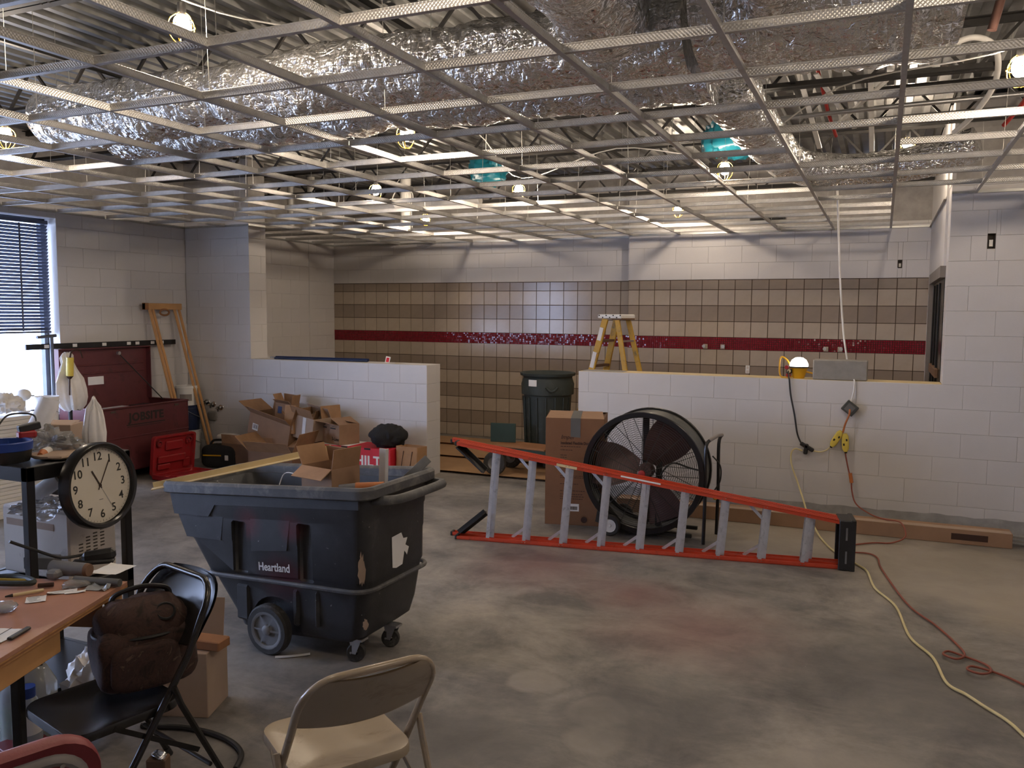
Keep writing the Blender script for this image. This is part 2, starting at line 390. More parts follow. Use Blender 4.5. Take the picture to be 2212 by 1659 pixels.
def text(body, size, mat, parent, loc, rot, ext=.0006, bold=0, name='lettering', sx=1, align='CENTER', shear=0, sp=1):
    c = bpy.data.curves.new(name, 'FONT'); c.body = body; c.size = size; c.extrude = ext; c.offset = bold; c.shear = shear; c.space_character = sp
    c.align_x = align; c.align_y = 'CENTER'; c.resolution_u = 3; c.materials.append(M[mat])
    tmp = bpy.data.objects.new('tmp', c); COL.objects.link(tmp); dg = bpy.context.evaluated_depsgraph_get()
    me = bpy.data.meshes.new_from_object(tmp.evaluated_get(dg), depsgraph=dg); bpy.data.objects.remove(tmp)
    o = link(name, me, parent, loc, rot); o.scale = (sx, 1, 1); return o
def spline(pts, k=8):
    P = [Vector(p) for p in pts]; out = []
    for i in range(len(P)-1):
        a, b, c, d = P[max(i-1, 0)], P[i], P[i+1], P[min(i+2, len(P)-1)]
        for j in range(k):
            t = j/k; out.append(.5*((2*b)+(c-a)*t+(2*a-5*b+4*c-d)*t*t+(3*b-a-3*c+d)*t**3))
    return out+[P[-1]]
def rrect(w, d, r, n=5, cx=0, cy=0):
    out = []
    for qx, qy, a0 in ((1, 1, 0), (-1, 1, 90), (-1, -1, 180), (1, -1, 270)):
        for i in range(n+1):
            a = R(a0+90*i/n); out.append((cx+qx*(w/2-r)+r*math.cos(a), cy+qy*(d/2-r)+r*math.sin(a)))
    return out
# ================================================================ the setting
XL, YP, YP2, YB, YB2, XR, YF, XJ, XC = -8.0, 7.93, 8.23, 10.95, 10.75, 3.6, -3.6, .48, -6.99
SILL, CEIL, DECK, COURSE, BLK = 1.245, 2.8375, 3.63, .2075, .415
floor = struct(MB().box((-2.2, 3.8, -.05), (13, 16.4, .1)).build('floor', 'floor'))
struct(MB().box((-16, 4, -.35), (14, 40, .1)).build('ground', 'outside'))
_piece = {}
def plate(w, h, mat, t=.010, ch=.0016):
    """one block or tile: a thin chamfered slab, back on local y=0, face towards -y, lower left corner at the origin"""
    k = (round(w, 3), round(h, 3), mat, t)
    if k not in _piece:
        m = MB(); c = ch
        vs = [(0, 0, 0), (w, 0, 0), (w, 0, h), (0, 0, h), (0, -t+c, 0), (w, -t+c, 0), (w, -t+c, h), (0, -t+c, h), (c, -t, c), (w-c, -t, c), (w-c, -t, h-c), (c, -t, h-c)]
        F = [(8, 9, 10, 11)]
        for a, b in ((0, 4), (4, 8)): F += [(a+i, a+(i+1) % 4, b+(i+1) % 4, b+i) for i in range(4)]
        me = bpy.data.meshes.new('plate'); me.from_pydata(vs, [], F); me.update(); me.materials.append(M[mat]); _piece[k] = me
    return _piece[k]
def courses(parent, name, org, rz, length, z0, z1, bw, bh, holes=(), bond=.5, mat='paint', gap=.0013, t=.010, zoff=0, u0=0, matf=None):
    """lay blocks or tiles over a wall face. org: lower left corner of the face; rz: turn about z of a face that looks to -y"""
    Rm = Matrix.Rotation(rz, 4, 'Z'); n = 0; row = 0; z = z0-zoff
    while z < z1-.01:
        za, zb = max(z, z0), min(z+bh, z1); u = -((row % 2)*bond*bw)-u0
        while u < length-.005:
            ua, ub = max(u, 0), min(u+bw, length); rects = [(ua, ub, za, zb)] if ub-ua > .012 and zb-za > .012 else []
            for (h0, h1, y0, y1) in holes:
                nr = []
                for (a, b, c, d) in rects:
                    if b <= h0 or a >= h1 or d <= y0 or c >= y1: nr.append((a, b, c, d)); continue
                    if a < h0: nr.append((a, h0, c, d))
                    if b > h1: nr.append((h1, b, c, d))
                    A, B = max(a, h0), min(b, h1)
                    if c < y0: nr.append((A, B, c, y0))
                    if d > y1: nr.append((A, B, y1, d))
                rects = [q for q in nr if q[1]-q[0] > .012 and q[3]-q[2] > .012]
            for (a, b, c, d) in rects:
                mm = matf(row, (a+b)/2) if matf else mat
                o = link(name, plate(b-a-gap, d-c-gap, mm, t), parent)
                p = Vector(org)+Rm @ Vector((a+gap/2, 0, c+gap/2)); o.location = p; o.rotation_euler = (0, 0, rz); n += 1
            u += bw
        z += bh; row += 1
    return n
def core(name, boxes, mat='paint_flat'):
    m = MB()
    for (x0, x1, y0, y1, z0, z1) in boxes: m.box(((x0+x1)/2, (y0+y1)/2, (z0+z1)/2), (x1-x0, y1-y0, z1-z0))
    return struct(m.build(name, mat))
g = .010
# partition, left of the passage: full-height pier by the window wall, then a half wall
PT = 2.92   # where the paint stops above the ceiling line
wl = core('wall_partition_left', [(XL-.05, XC-g, YP+g, YP2-g, 0, PT), (XC-g, -4.543-g, YP+g, YP2-g, 0, SILL-g)])
courses(wl, 'block', (XL, YP+g, 0), 0, -4.543-XL, 0, PT, BLK, COURSE, [(XC-XL, 9, SILL, 9)])
courses(wl, 'block', (-4.543-g, YP, 0), R(90), YP2-YP, 0, SILL, BLK, COURSE)
courses(wl, 'block', (XC-g, YP, 0), R(90), YP2-YP, SILL, PT, BLK, COURSE)
MB().box(((XC-4.543)/2, (YP+YP2)/2, SILL-g/2), (XC*-1-4.543, YP2-YP-.006, g), bev=.003).build('wall_cap', 'paint_flat', wl)
wr = core('wall_partition_right', [(-2.787+g, XR, YP+g, YP2-g, 0, SILL-g), (XJ+g, .758, YP+g, YP2-g, SILL-g, PT), (.818, XR, YP+g, YP2-g, SILL-g, PT), (.758, .818, YP+g, YP2-g, SILL-g, 2.38), (.758, .818, YP+g, YP2-g, 2.505, PT)])
courses(wr, 'block', (-2.787, YP+g, 0), 0, XR+2.787, .11, PT, BLK, COURSE, [(-9, XJ+2.787, SILL, 9), (3.545, 3.605, 2.38, 2.505)], zoff=.11, u0=.1)
courses(wr, 'block', (-2.787+g, YP2, 0), R(-90), YP2-YP, 0, SILL, BLK, COURSE)
courses(wr, 'block', (XJ+g, YP2, 0), R(-90), YP2-YP, SILL, PT, BLK, COURSE)
MB().box(((-2.787+XJ)/2, (YP+YP2)/2, SILL-g/2), (XJ+2.787, YP2-YP-.006, g), bev=.003).build('wall_cap', 'trim_tan', wr)
# unpainted ragged strip along the foot of the right half wall
ms = MB(); n = 120; pv = [(-2.787+6.38*i/n, YP-.0005-.0005*(i % 2), .11+.015*noise.noise(Vector((i*.35, 0, 0)))+.026*(i/n)) for i in range(n+1)]
ms.add([(p[0], YP-.001, 0) for p in pv]+[(p[0], YP-.001, p[2]) for p in pv], [(i, i+1, n+2+i, n+1+i) for i in range(n)]); ms.build('bare_strip', 'old_paint', wr)
MB().box((.40, YP+.006, .05), (6.37, .006, .115)).build('bare_foot', 'old_paint', wr)
up = core('wall_upper_partition', [(XL-.05, XC, YP+.004, YP2-.004, PT, DECK), (XJ, XR, YP+.004, YP2-.004, PT, DECK)], 'raw_block')
MB().box((XJ+.012, (YP+YP2)/2, (PT+DECK)/2), (.03, YP2-YP+.004, DECK-PT)).build('painted_end', 'paint_flat', up)
# window wall
WIN = [(3.55, 6.15), (-.6, 2.7)]; WZ0, WZ1 = .72, 2.78
bx = []; y = YF
for (a, b) in sorted(WIN): bx.append((XL-.3, XL-g, y, a, 0, DECK)); bx.append((XL-.3, XL-g, a, b, 0, WZ0)); bx.append((XL-.3, XL-g, a, b, WZ1, DECK)); y = b
bx.append((XL-.3, XL-g, y, YB+.3, 0, DECK))
ww = core('wall_left', bx)
courses(ww, 'block', (XL-g, 4.6, 0), R(90), YP-4.6, 0, PT, BLK, COURSE, [(-1, 6.15-4.6, WZ0, WZ1)])
core('wall_left_upper', [(XL-.05, XL+.002, YF, YP, PT, DECK)], 'raw_block')
kl = core('wall_kitchen_left', [(XL-g, XL+.05-g, YP2, YB, 0, PT)]); core('wall_kitchen_left_upper', [(XL-g, XL+.05-g, YP2, YB, PT, DECK)], 'raw_block')
courses(kl, 'block', (XL+.05-g, YP2, 0), R(90), YB-YP2, 0, PT, BLK, COURSE, [(2.085, 2.095, 0, 9)])
# back walls with tile
wb = core('wall_back_left', [(XL-.05, -3.1, YB+.012, YB+.3, 0, DECK)], 'grout')
courses(wb, 'block', (XL, YB+.012, 0), 0, 4.9, 2.262, PT, BLK, COURSE, mat='paint', u0=.1, t=.010)
MB().box(((XL-3.1)/2, YB+.006, (PT+DECK)/2), (4.9, .01, DECK-PT)).build('bare_block_face', 'raw_block', wb)
TP = .2055
def tile_rows(parent, x0, x1, yb, shift):
    L = x1-x0
    bands = [(0, .185, 'l'), (.185, .383, 'd'), (.383, .580, 'l'), (.580, .778, 'd'), (.778, .976, 'l'), (.976, 1.178, 'd'), (1.178, 1.378, 'l'), (1.532, 1.732, 'l'), (1.732, 1.934, 'd'), (1.934, 2.134, 'l'), (2.134, 2.258, 'm')]
    for (a, b, k) in bands:
        courses(parent, 'tile', (x0, yb, 0), 0, L, a, b, TP, b-a, bond=0, mat={'l': 'tile_light', 'd': 'tile_dark', 'm': 'tile_dark'}[k], gap=.007, t=.009, u0=shift)
    # red glass mosaic, too small to pick apart singly
    m = MB(); s = .0257; nx = int(L/s); rnd = random.Random(3)
    for i in range(nx):
        for j in range(6):
            x, z = x0+i*s, 1.379+j*s; w = s-.0042; tx, tz = rnd.uniform(-.0011, .0011), rnd.uniform(-.0011, .0011); yf = yb-.008
            m.add([(x, yb, z), (x+w, yb, z), (x+w, yb, z+w), (x, yb, z+w), (x+.001, yf+tx, z+.001), (x+w-.001, yf-tx, z+.001), (x+w-.001, yf-tx+tz, z+w-.001), (x+.001, yf+tx+tz, z+w-.001)],
                  [(4, 5, 6, 7), (0, 1, 5, 4), (1, 2, 6, 5), (2, 3, 7, 6), (3, 0, 4, 7)])
    o = m.build('mosaic_band', 'mosaic', parent, recalc=False); o['kind'] = 'stuff'
tile_rows(wb, XL+.01, -3.1, YB+.012, .0)
wb2 = core('wall_back_right', [(-3.1, .126, YB2+.012, YB2+.5, 0, DECK), (.176, XJ, YB2+.012, YB2+.5, 0, DECK), (.126, .176, YB2+.012, YB2+.5, 0, 2.375), (.126, .176, YB2+.012, YB2+.5, 2.47, DECK)], 'grout')
MB().box(((-3.1+XJ)/2, YB2+.006, (PT+DECK)/2), (XJ+3.1, .01, DECK-PT)).build('bare_block_face', 'raw_block', wb2)
courses(wb2, 'block', (-3.1, YB2+.012, 0), 0, XJ+3.1, 2.262, PT, BLK, COURSE, [(3.226, 3.276, 2.375, 2.47)], mat='paint')
courses(wb2, 'block', (-3.1, YB+.012, 0), R(-90), .2, 2.262, DECK, BLK, COURSE)
tile_rows(wb2, -3.1, XJ, YB2+.012, .056)
# kitchen right wall with a dark door
DY0, DY1, DZ = 8.25, 10.0, 2.16
kr = core('wall_kitchen_right', [(XJ+.1, XJ+.25, YP2, DY0, 0, DECK), (XJ-.02, XJ+.25, DY1+.06, YB2+.1, 0, DECK), (XJ-.02, XJ+.25, YP2, DY1+.06, DZ+.1, DECK)])
d1 = struct(MB().box((XJ+.02, (DY0+DY1)/2, DZ/2), (.05, DY1-DY0, DZ)).build('door_1', 'door_dark'))
fm = MB()
fm.box((XJ, DY1+.03, DZ/2), (.09, .06, DZ))
fm.box((XJ, (DY0+DY1)/2, DZ+.05), (.09, DY1-DY0+.12, .1)); fm.build('door_frame', 'frame_grey', d1)
for y in (8.75, 9.2, 9.6): MB().box((XJ-.012, y, DZ/2), (.02, .04, DZ-.06), bev=.005).build('door_stile', 'black_metal', d1)
MB().box((XJ-.02, (DY0+DY1)/2-.1, 1.30), (.03, 1.1, .08), bev=.004).build('door_bar', 'card_dark', d1)
# outer walls out of view
core('wall_right', [(XR, XR+.2, YF, YB2+.5, 0, DECK)]); core('wall_front', [(XL-.3, XR+.2, YF-.2, YF, 0, DECK)])
core('wall_beyond', [(XJ+.25, XR, YB2+.3, YB2+.5, 0, DECK)], 'raw_block')
# recessed electrical boxes in the walls
def wall_box(x, y, z, w, h, lab, dep=.05):
    t = thing('electrical_box', lab, 'electrical box', (x, y, z))
    m = MB(); k = .004
    for c, d in (((0, dep/2, h/2), (w, dep, k)), ((0, dep/2, -h/2), (w, dep, k)), ((w/2, dep/2, 0), (k, dep, h)), ((-w/2, dep/2, 0), (k, dep, h)), ((0, dep-.002, 0), (w, k, h))): m.box(c, d)
    m.build('box_shell', 'hole_dark', t); MB().box((0, dep-.012, -h*.12), (w*.6, .012, h*.5), bev=.003).build('mounting_yoke', 'steel', t)
    return t
wall_box(.788, YP+.001, 2.4425, .056, .12, 'empty recessed electrical box high in the block wall right of the opening')
wall_box(.151, YB2+.003, 2.4225, .046, .09, 'small empty electrical box above the tile near the dark door')
t = thing('outlet', 'white wall outlet in the lower dark tile row behind the right half wall', 'outlet', (-1.533, YB2, 1.136))
MB().box((0, -.004, 0), (.05, .008, .1), bev=.003).build('cover_plate', 'white_plastic', t)
for z in (-.024, .024): MB().box((0, -.009, z), (.028, .004, .03), bev=.002).build('socket', 'cream_metal', t)
for i, (x, w) in enumerate(((-2.078, 'first'), (-1.838, 'second'), (-.631, 'third'), (-.448, 'fourth'))):
    t = thing('pipe_stub', f'capped pipe stub through the red mosaic band, {w} from the yellow stepladder', 'pipe stub', (x, YB2, 1.418), group='pipe stubs in the red band')
    MB().box((.012*(-1)**i, -.004, -.005), (.055, .008, .06), bev=.002).build('cut_tile_patch', 'tile_light', t)
    MB().cyl((0, 0, 0), (0, -.05, 0), .017, n=14).cyl((0, -.05, 0), (0, -.06, 0), .021, n=14).build('stub', 'steel', t)
# ---------------------------------------------------------------- window with blind
def window(i, a, b, blind=True):
    s = struct(link(f'window_{i}', None, None, (XL-.2, 0, 0)))
    m = MB(); fw = .05
    for y in (a+fw/2, b-fw/2, (a+b)/2): m.box((0, y, (WZ0+WZ1)/2), (.06, fw, WZ1-WZ0))
    for z in (WZ0+fw/2, WZ1-fw/2): m.box((0, (a+b)/2, z), (.06, b-a, fw))
    m.build('window_frame', 'sash', s)
    gm = clear_pane()
    for q in (0, 1):
        ya = a+fw+q*(b-a)/2-q*fw/2; yb_ = ya+(b-a)/2-1.5*fw
        MB().box((0, (ya+yb_)/2, (WZ0+WZ1)/2), (.004, yb_-ya, WZ1-WZ0-2*fw)).build('pane', gm, s)
    MB().box((.095, (a+b)/2, WZ0-.012), (.24, b-a-.01, .024), bev=.006).build('window_sill', 'paint_flat', s)
    if not blind: return
    t = thing('window_blind', 'dark horizontal-slat blind hanging halfway down the window by the tool chest', 'blind', (XL-.1, 0, 0))
    w = b-a-.06; zb = 1.60; zt = WZ1-.07
    MB().box((0, (a+b)/2, zt+.025), (.045, w, .04), bev=.004).build('head_rail', 'slat', t)
    MB().box((0, (a+b)/2, zb-.012), (.03, w, .02), bev=.004).build('bottom_rail', 'slat', t)
    n = int((zt-zb)/.0345); ns = {}
    sl = MB().add([(-.012, 0, -.0152), (-.012, w, -.0152), (.002, w, .001), (.002, 0, .001), (.012, w, .0152), (.012, 0, .0152)], [(0, 1, 2, 3), (3, 2, 4, 5)], None, True).build('slat', 'slat', t, (0, a+.03, zb+.02))
    for k in range(1, n):
        c = sl.copy(); COL.objects.link(c); c.parent = t; c.location = (0, a+.03, zb+.02+k*.0345)
    for y in (b-.35, a+.35): MB().bar((.016, y, zb), (.016, y, zt), .004, .02).build('ladder_tape', 'slat', t)
window(1, *WIN[0]); window(2, *WIN[1], blind=False)
# ---------------------------------------------------------------- roof deck and bar joists
m = MB(); x = XL-.3; prof = []
while x < XR+.2: prof += [(x, 0), (x+.05, 0), (x+.065, .038), (x+.135, .038)]; x += .15
ys = (YF-.2, YB2+.5); n = len(prof)
m.add([(px, y, DECK+pz) for y in ys for px, pz in prof], [(i, i+1, n+i+1, n+i) for i in range(n-1)])
m.box((-2.2, 3.8, DECK+.09), (12.2, 15.4, .05)); struct(m.build('ceiling', 'deck'))
web_me = None
for yj in (1.40, 2.89, 4.37, 5.86, 7.34, 8.83, 10.30):
    x1 = 2.2 if yj < YP else XJ-.03
    j = struct(link('bar_joist', None, None, (0, yj, 0))); zt, zb = DECK-.03, DECK-.32; xa = XL+.005
    for dy in (-.028, .028):
        MB().box(((xa+x1)/2, dy, zt+.01), (x1-xa, .045, .006)).box(((xa+x1)/2, dy*.35, zt-.01), (x1-xa, .005, .045)).build('top_chord', 'joist', j)
        MB().box(((xa+x1)/2, dy, zb), (x1-xa, .045, .006)).box(((xa+x1)/2, dy*.35, zb+.018), (x1-xa, .005, .035)).build('bottom_chord', 'joist', j)
    k = 0; x = xa+.04
    while x < x1-.3:
        if web_me is None:
            wo = MB().bar((0, 0, .0), (.26, 0, zt-zb), .018, .018).build('web_bar', 'joist', j); web_me = wo.data
        else: wo = link('web_bar', web_me, j)
        wo.location = (x, 0, zb) if k % 2 == 0 else (x+.26, 0, zb); wo.scale = (1, 1, 1) if k % 2 == 0 else (-1, 1, 1)
        x += .30; k += 1
for i, xb in enumerate((-6.4, -4.6, -2.4, -.6)):   # bridging angles across the joists
    struct(MB().box((xb, 4.5, DECK-.30), (.03, 11.5, .004)).box((xb+.013, 4.5, DECK-.285), (.004, 11.5, .03)).build(f'trim_{i+1}', 'joist'))
# ---------------------------------------------------------------- suspended grid
TX = [-4.888+.6156*i for i in range(-4, 12)]; TY = [2.544+.604*j for j in range(-3, 14)]
cg = struct(link('ceiling_grid', None, None, (0, 0, CEIL)))
def tee_mesh(L, name):
    m = MB().box((L/2, 0, .0006), (L, .024, .0012)).box((L/2, 0, .018), (L, .0016, .034)).box((L/2, 0, .036), (L, .006, .007), bev=.002)
    for s in (-1, 1): m.add([(0, s*.012, .0012), (L, s*.012, .0012), (L, s*.012, .003), (0, s*.012, .003)], [(0, 1, 2, 3)])
    return m
mm_full = tee_mesh(7.93-.6, 'main_tee').build('main_tee', 'tee', cg).data
bpy.data.objects.remove(bpy.data.objects['main_tee'])
ct = None; rnd = random.Random(5); skip = {(6, 5), (12, 8), (2, 10)}
for i, x in enumerate(TX):
    y1 = YB if x < -3.15 else (YB2 if x < XJ-.05 else YP)
    if x > XR: continue
    if x < XC-.02 and x > XL: y1 = YP
    L = y1-.5
    o = tee_mesh(L, 'main_tee').build('main_tee', 'tee', cg, (x, .5, 0), (0, 0, R(90)))
    for y in TY:
        if y > y1: break
        if (i+int(y*2)) % 2 == 0: continue
        MB().tube([(x, y+.05, .036), (x+rnd.uniform(-.03, .03), y+.05, DECK-CEIL)], .0016, 4).build('hanger_wire', 'wire', cg)
xs = [XL+.01]+TX
cm = {}
for i in range(len(xs)-1):
    w = xs[i+1]-xs[i]
    for j, y in enumerate(TY):
        if y > YP-.1 and (xs[i+1] > XJ+.1): continue
        if YP-.05 < y < YP2+.05 and xs[i] < XC: continue
        if (i, j) in skip: continue
        k = round(w, 3)
        if k not in cm:
            o = tee_mesh(w-.004, 'cross_tee').build('cross_tee', 'tee', cg); cm[k] = o.data
        else: o = link('cross_tee', cm[k], cg)
        o.location = (xs[i]+.002, y, .0025)
def wangle(p0, p1, nrm):
    d = Vector(p1)-Vector(p0); c = (Vector(p0)+Vector(p1))/2; n_ = Vector(nrm)
    sx = (abs(d.x) or .02, abs(d.y) or .02, .0015)
    m = MB().box(c+n_*.011, (max(abs(d.x), .022), max(abs(d.y), .022), .0015)).box(c+n_*.001+Vector((0, 0, .012)), (max(abs(d.x), .0015), max(abs(d.y), .0015), .024))
    m.build('wall_angle', 'galv', cg)
for a, b, n_ in (((XL, .5, 0), (XL, YP, 0), (1, 0, 0)), ((XL, YP, 0), (XC, YP, 0), (0, -1, 0)), ((XC, YP, 0), (XC, YP2, 0), (1, 0, 0)), ((XL+.05, YP2, 0), (XL+.05, YB, 0), (1, 0, 0)),
                 ((XL+.05, YB, 0), (-3.1, YB, 0), (0, -1, 0)), ((-3.1, YB2, 0), (XJ-.02, YB2, 0), (0, -1, 0)), ((XJ-.02, YP2, 0), (XJ-.02, YB2, 0), (-1, 0, 0)), ((XJ, YP, 0), (2.3, YP, 0), (0, -1, 0))): wangle(a, b, n_)
# ---------------------------------------------------------------- foil ducts
def duct(name, label, pts, rf, squash=.95, n=72, seg=220, amp=.02, seed=0, k=14, parent=None):
    P = spline(pts, k); 
    L = [0]
    for a, b in zip(P, P[1:]): L.append(L[-1]+(b-a).length)
    rings = []; N = None
    for s in range(seg+1):
        d = L[-1]*s/seg; i = max(q for q in range(len(L)) if L[q] <= d+1e-9); i = min(i, len(P)-2)
        f = (d-L[i])/max(1e-6, L[i+1]-L[i]); p = P[i].lerp(P[i+1], f); T = (P[min(i+2, len(P)-1)]-P[max(i-1, 0)]).normalized()
        if N is None: N = T.cross(Vector((0, 0, 1))).normalized()
        N = (N-T*N.dot(T)).normalized(); B = N.cross(T); r = rf(s/seg); ring = []
        for a in range(n):
            th = 2*PI*a/n; dirv = N*math.cos(th)+B*math.sin(th)*squash; q = p+dirv*r; qq = q*3.2+Vector((seed, 0, 0))
            w = noise.noise(qq)*.9+abs(noise.noise(q*9+Vector((0, seed, 0))))*.55+abs(noise.noise(Vector((d*13, th*1.6+d*2, seed))))*1.0-.55
            ring.append(q+dirv*amp*w)
        rings.append(ring)
    m = MB().loft(rings, True, True)
    if parent: return m.build(name, 'foil', parent)
    return tag(m.build(name, 'foil'), label, 'duct')
pin = lambda t, c, w, d: 1-d*math.exp(-((t-c)/w)**2)
duct('air_duct', 'long wrinkled silver foil-wrapped duct above the ceiling grid, nearer of the pair', [(-5.25, 4.02, 3.105), (-4.2, 3.96, 3.095), (-2.6, 3.92, 3.105), (-1.2, 3.93, 3.11), (-.86, 3.93, 3.11)],
     lambda t: (.225-.01*t)*pin(t, .36, .02, .25)*pin(t, .72, .02, .12)*(1 if t > .015 else .8), .88, 80, 330, .035)
duct('air_duct', 'second silver foil-wrapped duct right behind the long one above the ceiling grid', [(-5.1, 4.46, 3.07), (-4.2, 4.42, 3.065), (-2.6, 4.38, 3.07), (-1.2, 4.38, 3.08), (-.84, 4.38, 3.08)],
     lambda t: .215*pin(t, .22, .03, .12)*pin(t, .55, .02, .18)*(1 if t > .015 else .8), .80, 80, 330, .04, 21)
duct('air_duct', 'fat silver foil-wrapped duct above the grid near the right jamb', [(-.80, 3.98, 3.13), (-.3, 3.98, 3.13), (.22, 4.02, 3.14)], lambda t: .42*pin(t, .1, .08, .08)*pin(t, 1, .05, .05), .53, 90, 140, .045, 5)
duct('air_duct', 'silver foil-wrapped branch duct running overhead towards the camera', [(-1.18, 3.70, 3.12), (-1.13, 3.2, 3.13), (-1.08, 2.2, 3.13), (-1.05, 1.2, 3.13)], lambda t: .19+.015*math.sin(t*9), .95, 72, 180, .025, 9)
duct('air_duct', 'narrow gold-lit foil branch duct overhead next to the fat duct', [(-.45, 3.56, 3.13), (-.45, 3.0, 3.14), (-.44, 2.0, 3.14), (-.44, 1.2, 3.14)], lambda t: .13+.01*math.sin(t*12), 1, 60, 150, .025, 12)
duct('air_duct', 'bent silver flexible duct dropping to the grid towards the right half wall', [(-.84, 4.62, 3.08), (-.83, 5.2, 3.06), (-.80, 6.2, 3.05), (-.74, 7.0, 3.03), (-.5, 7.42, 3.01), (-.1, 7.5, 3.01), (.3, 7.44, 3.06), (.60, 7.35, 3.14)], lambda t: .17-.02*t, .9, 60, 260, .016, 15)
# ---------------------------------------------------------------- string lights
def bulb(i, x, y, z, lab, seen=True):
    t = thing('work_bulb', lab, 'light bulb', (x, y, z), group='string lights above the grid')
    MB().blob((0, 0, 0), (.08, .08, .10), 2, 14, 10).build('bulb', 'bulb', t)
    MB().cyl((0, 0, .04), (0, 0, .10), .022, .02, 12).build('lamp_socket', 'black_plastic', t)
    c = MB()
    for k in range(5):
        a = 2*PI*k/5; pts = [(.025*math.cos(a), .025*math.sin(a), .05), (.058*math.cos(a), .058*math.sin(a), .02), (.06*math.cos(a), .06*math.sin(a), -.04), (.03*math.cos(a), .03*math.sin(a), -.085), (0, 0, -.09)]
        c.tube(spline(pts, 4), .0022, 4)
    c.tube([(.06*math.cos(2*PI*k/16), .06*math.sin(2*PI*k/16), -.01) for k in range(16)], .0022, 4, True)
    c.build('bulb_cage', 'bulb_white', t); return t
BULBS = [(-3.14, 3.13, 3.198, 'bare caged string bulb nearest the camera, over the first grid rows'), (-5.42, 3.82, 2.99, 'caged string bulb by the window wall at the frame edge'), (-2.84, 4.70, 2.965, 'caged string bulb under the middle of the long foil duct'),
         (-4.42, 6.76, 2.97, 'caged string bulb above the cart and the boxes, next to the white cable coil'), (-3.16, 7.24, 2.97, 'caged string bulb over the passage between the half walls'), (-1.19, 6.78, 2.97, 'caged string bulb beside the bent flexible duct'),
         (.131, 8.2, 3.325, 'caged string bulb close to the white right jamb'), (.53, 4.54, 2.97, 'caged string bulb at the right frame edge near the fat duct')]
for i, b in enumerate(BULBS): bulb(i, *b)
for i, (x, y) in enumerate(((-1.5, 1.7), (.45, 2.2), (-5.6, .6), (-5.4, 9.4), (-2.2, 9.6), (1.6, 6.0))): bulb(8+i, x, y, 3.02, ['string bulb behind the camera', 'string bulb right of the camera', 'string bulb left of the camera', 'string bulb above the tiled kitchen, far corner', 'string bulb above the tiled kitchen behind the yellow stepladder', 'string bulb beyond the right frame edge, before the block wall'][i])  # bulbs for the ducts and right wall are unseen, added for their light
pts = []
for b in (BULBS[0], BULBS[2], BULBS[4], BULBS[5], BULBS[7]): pts += [(b[0]+.02, b[1]+.02, b[2]+.11), ]
sag = []
for a, b in zip(pts, pts[1:]): sag += [a, tuple((Vector(a)+Vector(b))/2+Vector((0, 0, .16)))]
tag(MB().tube(spline([(-2.9, 1.0, 3.2)]+sag+[pts[-1], (.9, 3.6, 3.2)], 6), .005, 6).build('light_cable', 'cord_white'), 'white cable linking the string bulbs above the ceiling grid', 'cable')
# ================================================================ objects
def bool_cut(o, cutters):
    for c in cutters:
        mod = o.modifiers.new('cut', 'BOOLEAN'); mod.operation = 'DIFFERENCE'; mod.object = c; mod.solver = 'EXACT'
    dg = bpy.context.evaluated_depsgraph_get(); me = bpy.data.meshes.new_from_object(o.evaluated_get(dg), depsgraph=dg)
    o.modifiers.clear(); me.materials.clear(); me.materials.append(o.data.materials[0]); o.data = me
    for c in cutters: bpy.data.objects.remove(c)
    me.set_sharp_from_angle(angle=R(38)) if len(me.polygons) else None
# ---------------------------------------------------------------- tilt truck (rolling refuse cart)
th = R(-1.26); CT = thing('tilt_truck', 'large black rolling tilt truck with Heartland lettering, full of scraps', 'cart', (-2.98, 3.75, 0), th)
TS = .0658
def tl(u, v, z): return (u, v, z+TS*u)      # the tub stands tipped up a little towards its handle
def ring(x0, x1, hw, z, r=.07): return [tl(px, py, z) for px, py in rrect(x1-x0, 2*hw, r, 5, (x0+x1)/2, 0)]
outer = [(-.17, .55, .235, .075), (-.215, .60, .262, .11), (-.26, .625, .275, .20), (-.395, .655, .290, .40), (-.415, .66, .302, .415), (-.53, .66, .305, .585), (-.545, .662, .31, .60), (-.60, .664, .312, .72), (-.62, .668, .318, .735), (-.655, .67, .322, .86)]
inner = [(-.62, .64, .282, .86), (-.49, .625, .255, .60), (-.36, .62, .245, .40), (-.20, .58, .225, .16), (-.15, .53, .19, .13)]
m = MB(); rings = [ring(*q) for q in outer]+[ring(a, b, c, z, .05) for a, b, c, z in inner]
m.loft(rings, True, True, True); tub = m.build('tub', 'cart', CT)
cs = []
for u0, u1, z0, z1 in ((-.207, -.103, .41, .705), (.238, .334, .393, .71)):
    for sg in (-1, 1): cs.append(MB().box(tl((u0+u1)/2, sg*.329, (z0+z1)/2), (u1-u0, .11, z1-z0), bev=.012).build('cut', 'cart'))
for sg in (-1, 1): cs.append(MB().cyl((.06, sg*.24, .135), (.06, sg*.42, .135), .165, n=28).build('cut', 'cart'))
for c in cs: c.parent = CT
bpy.context.view_layer.update(); bool_cut(tub, cs)
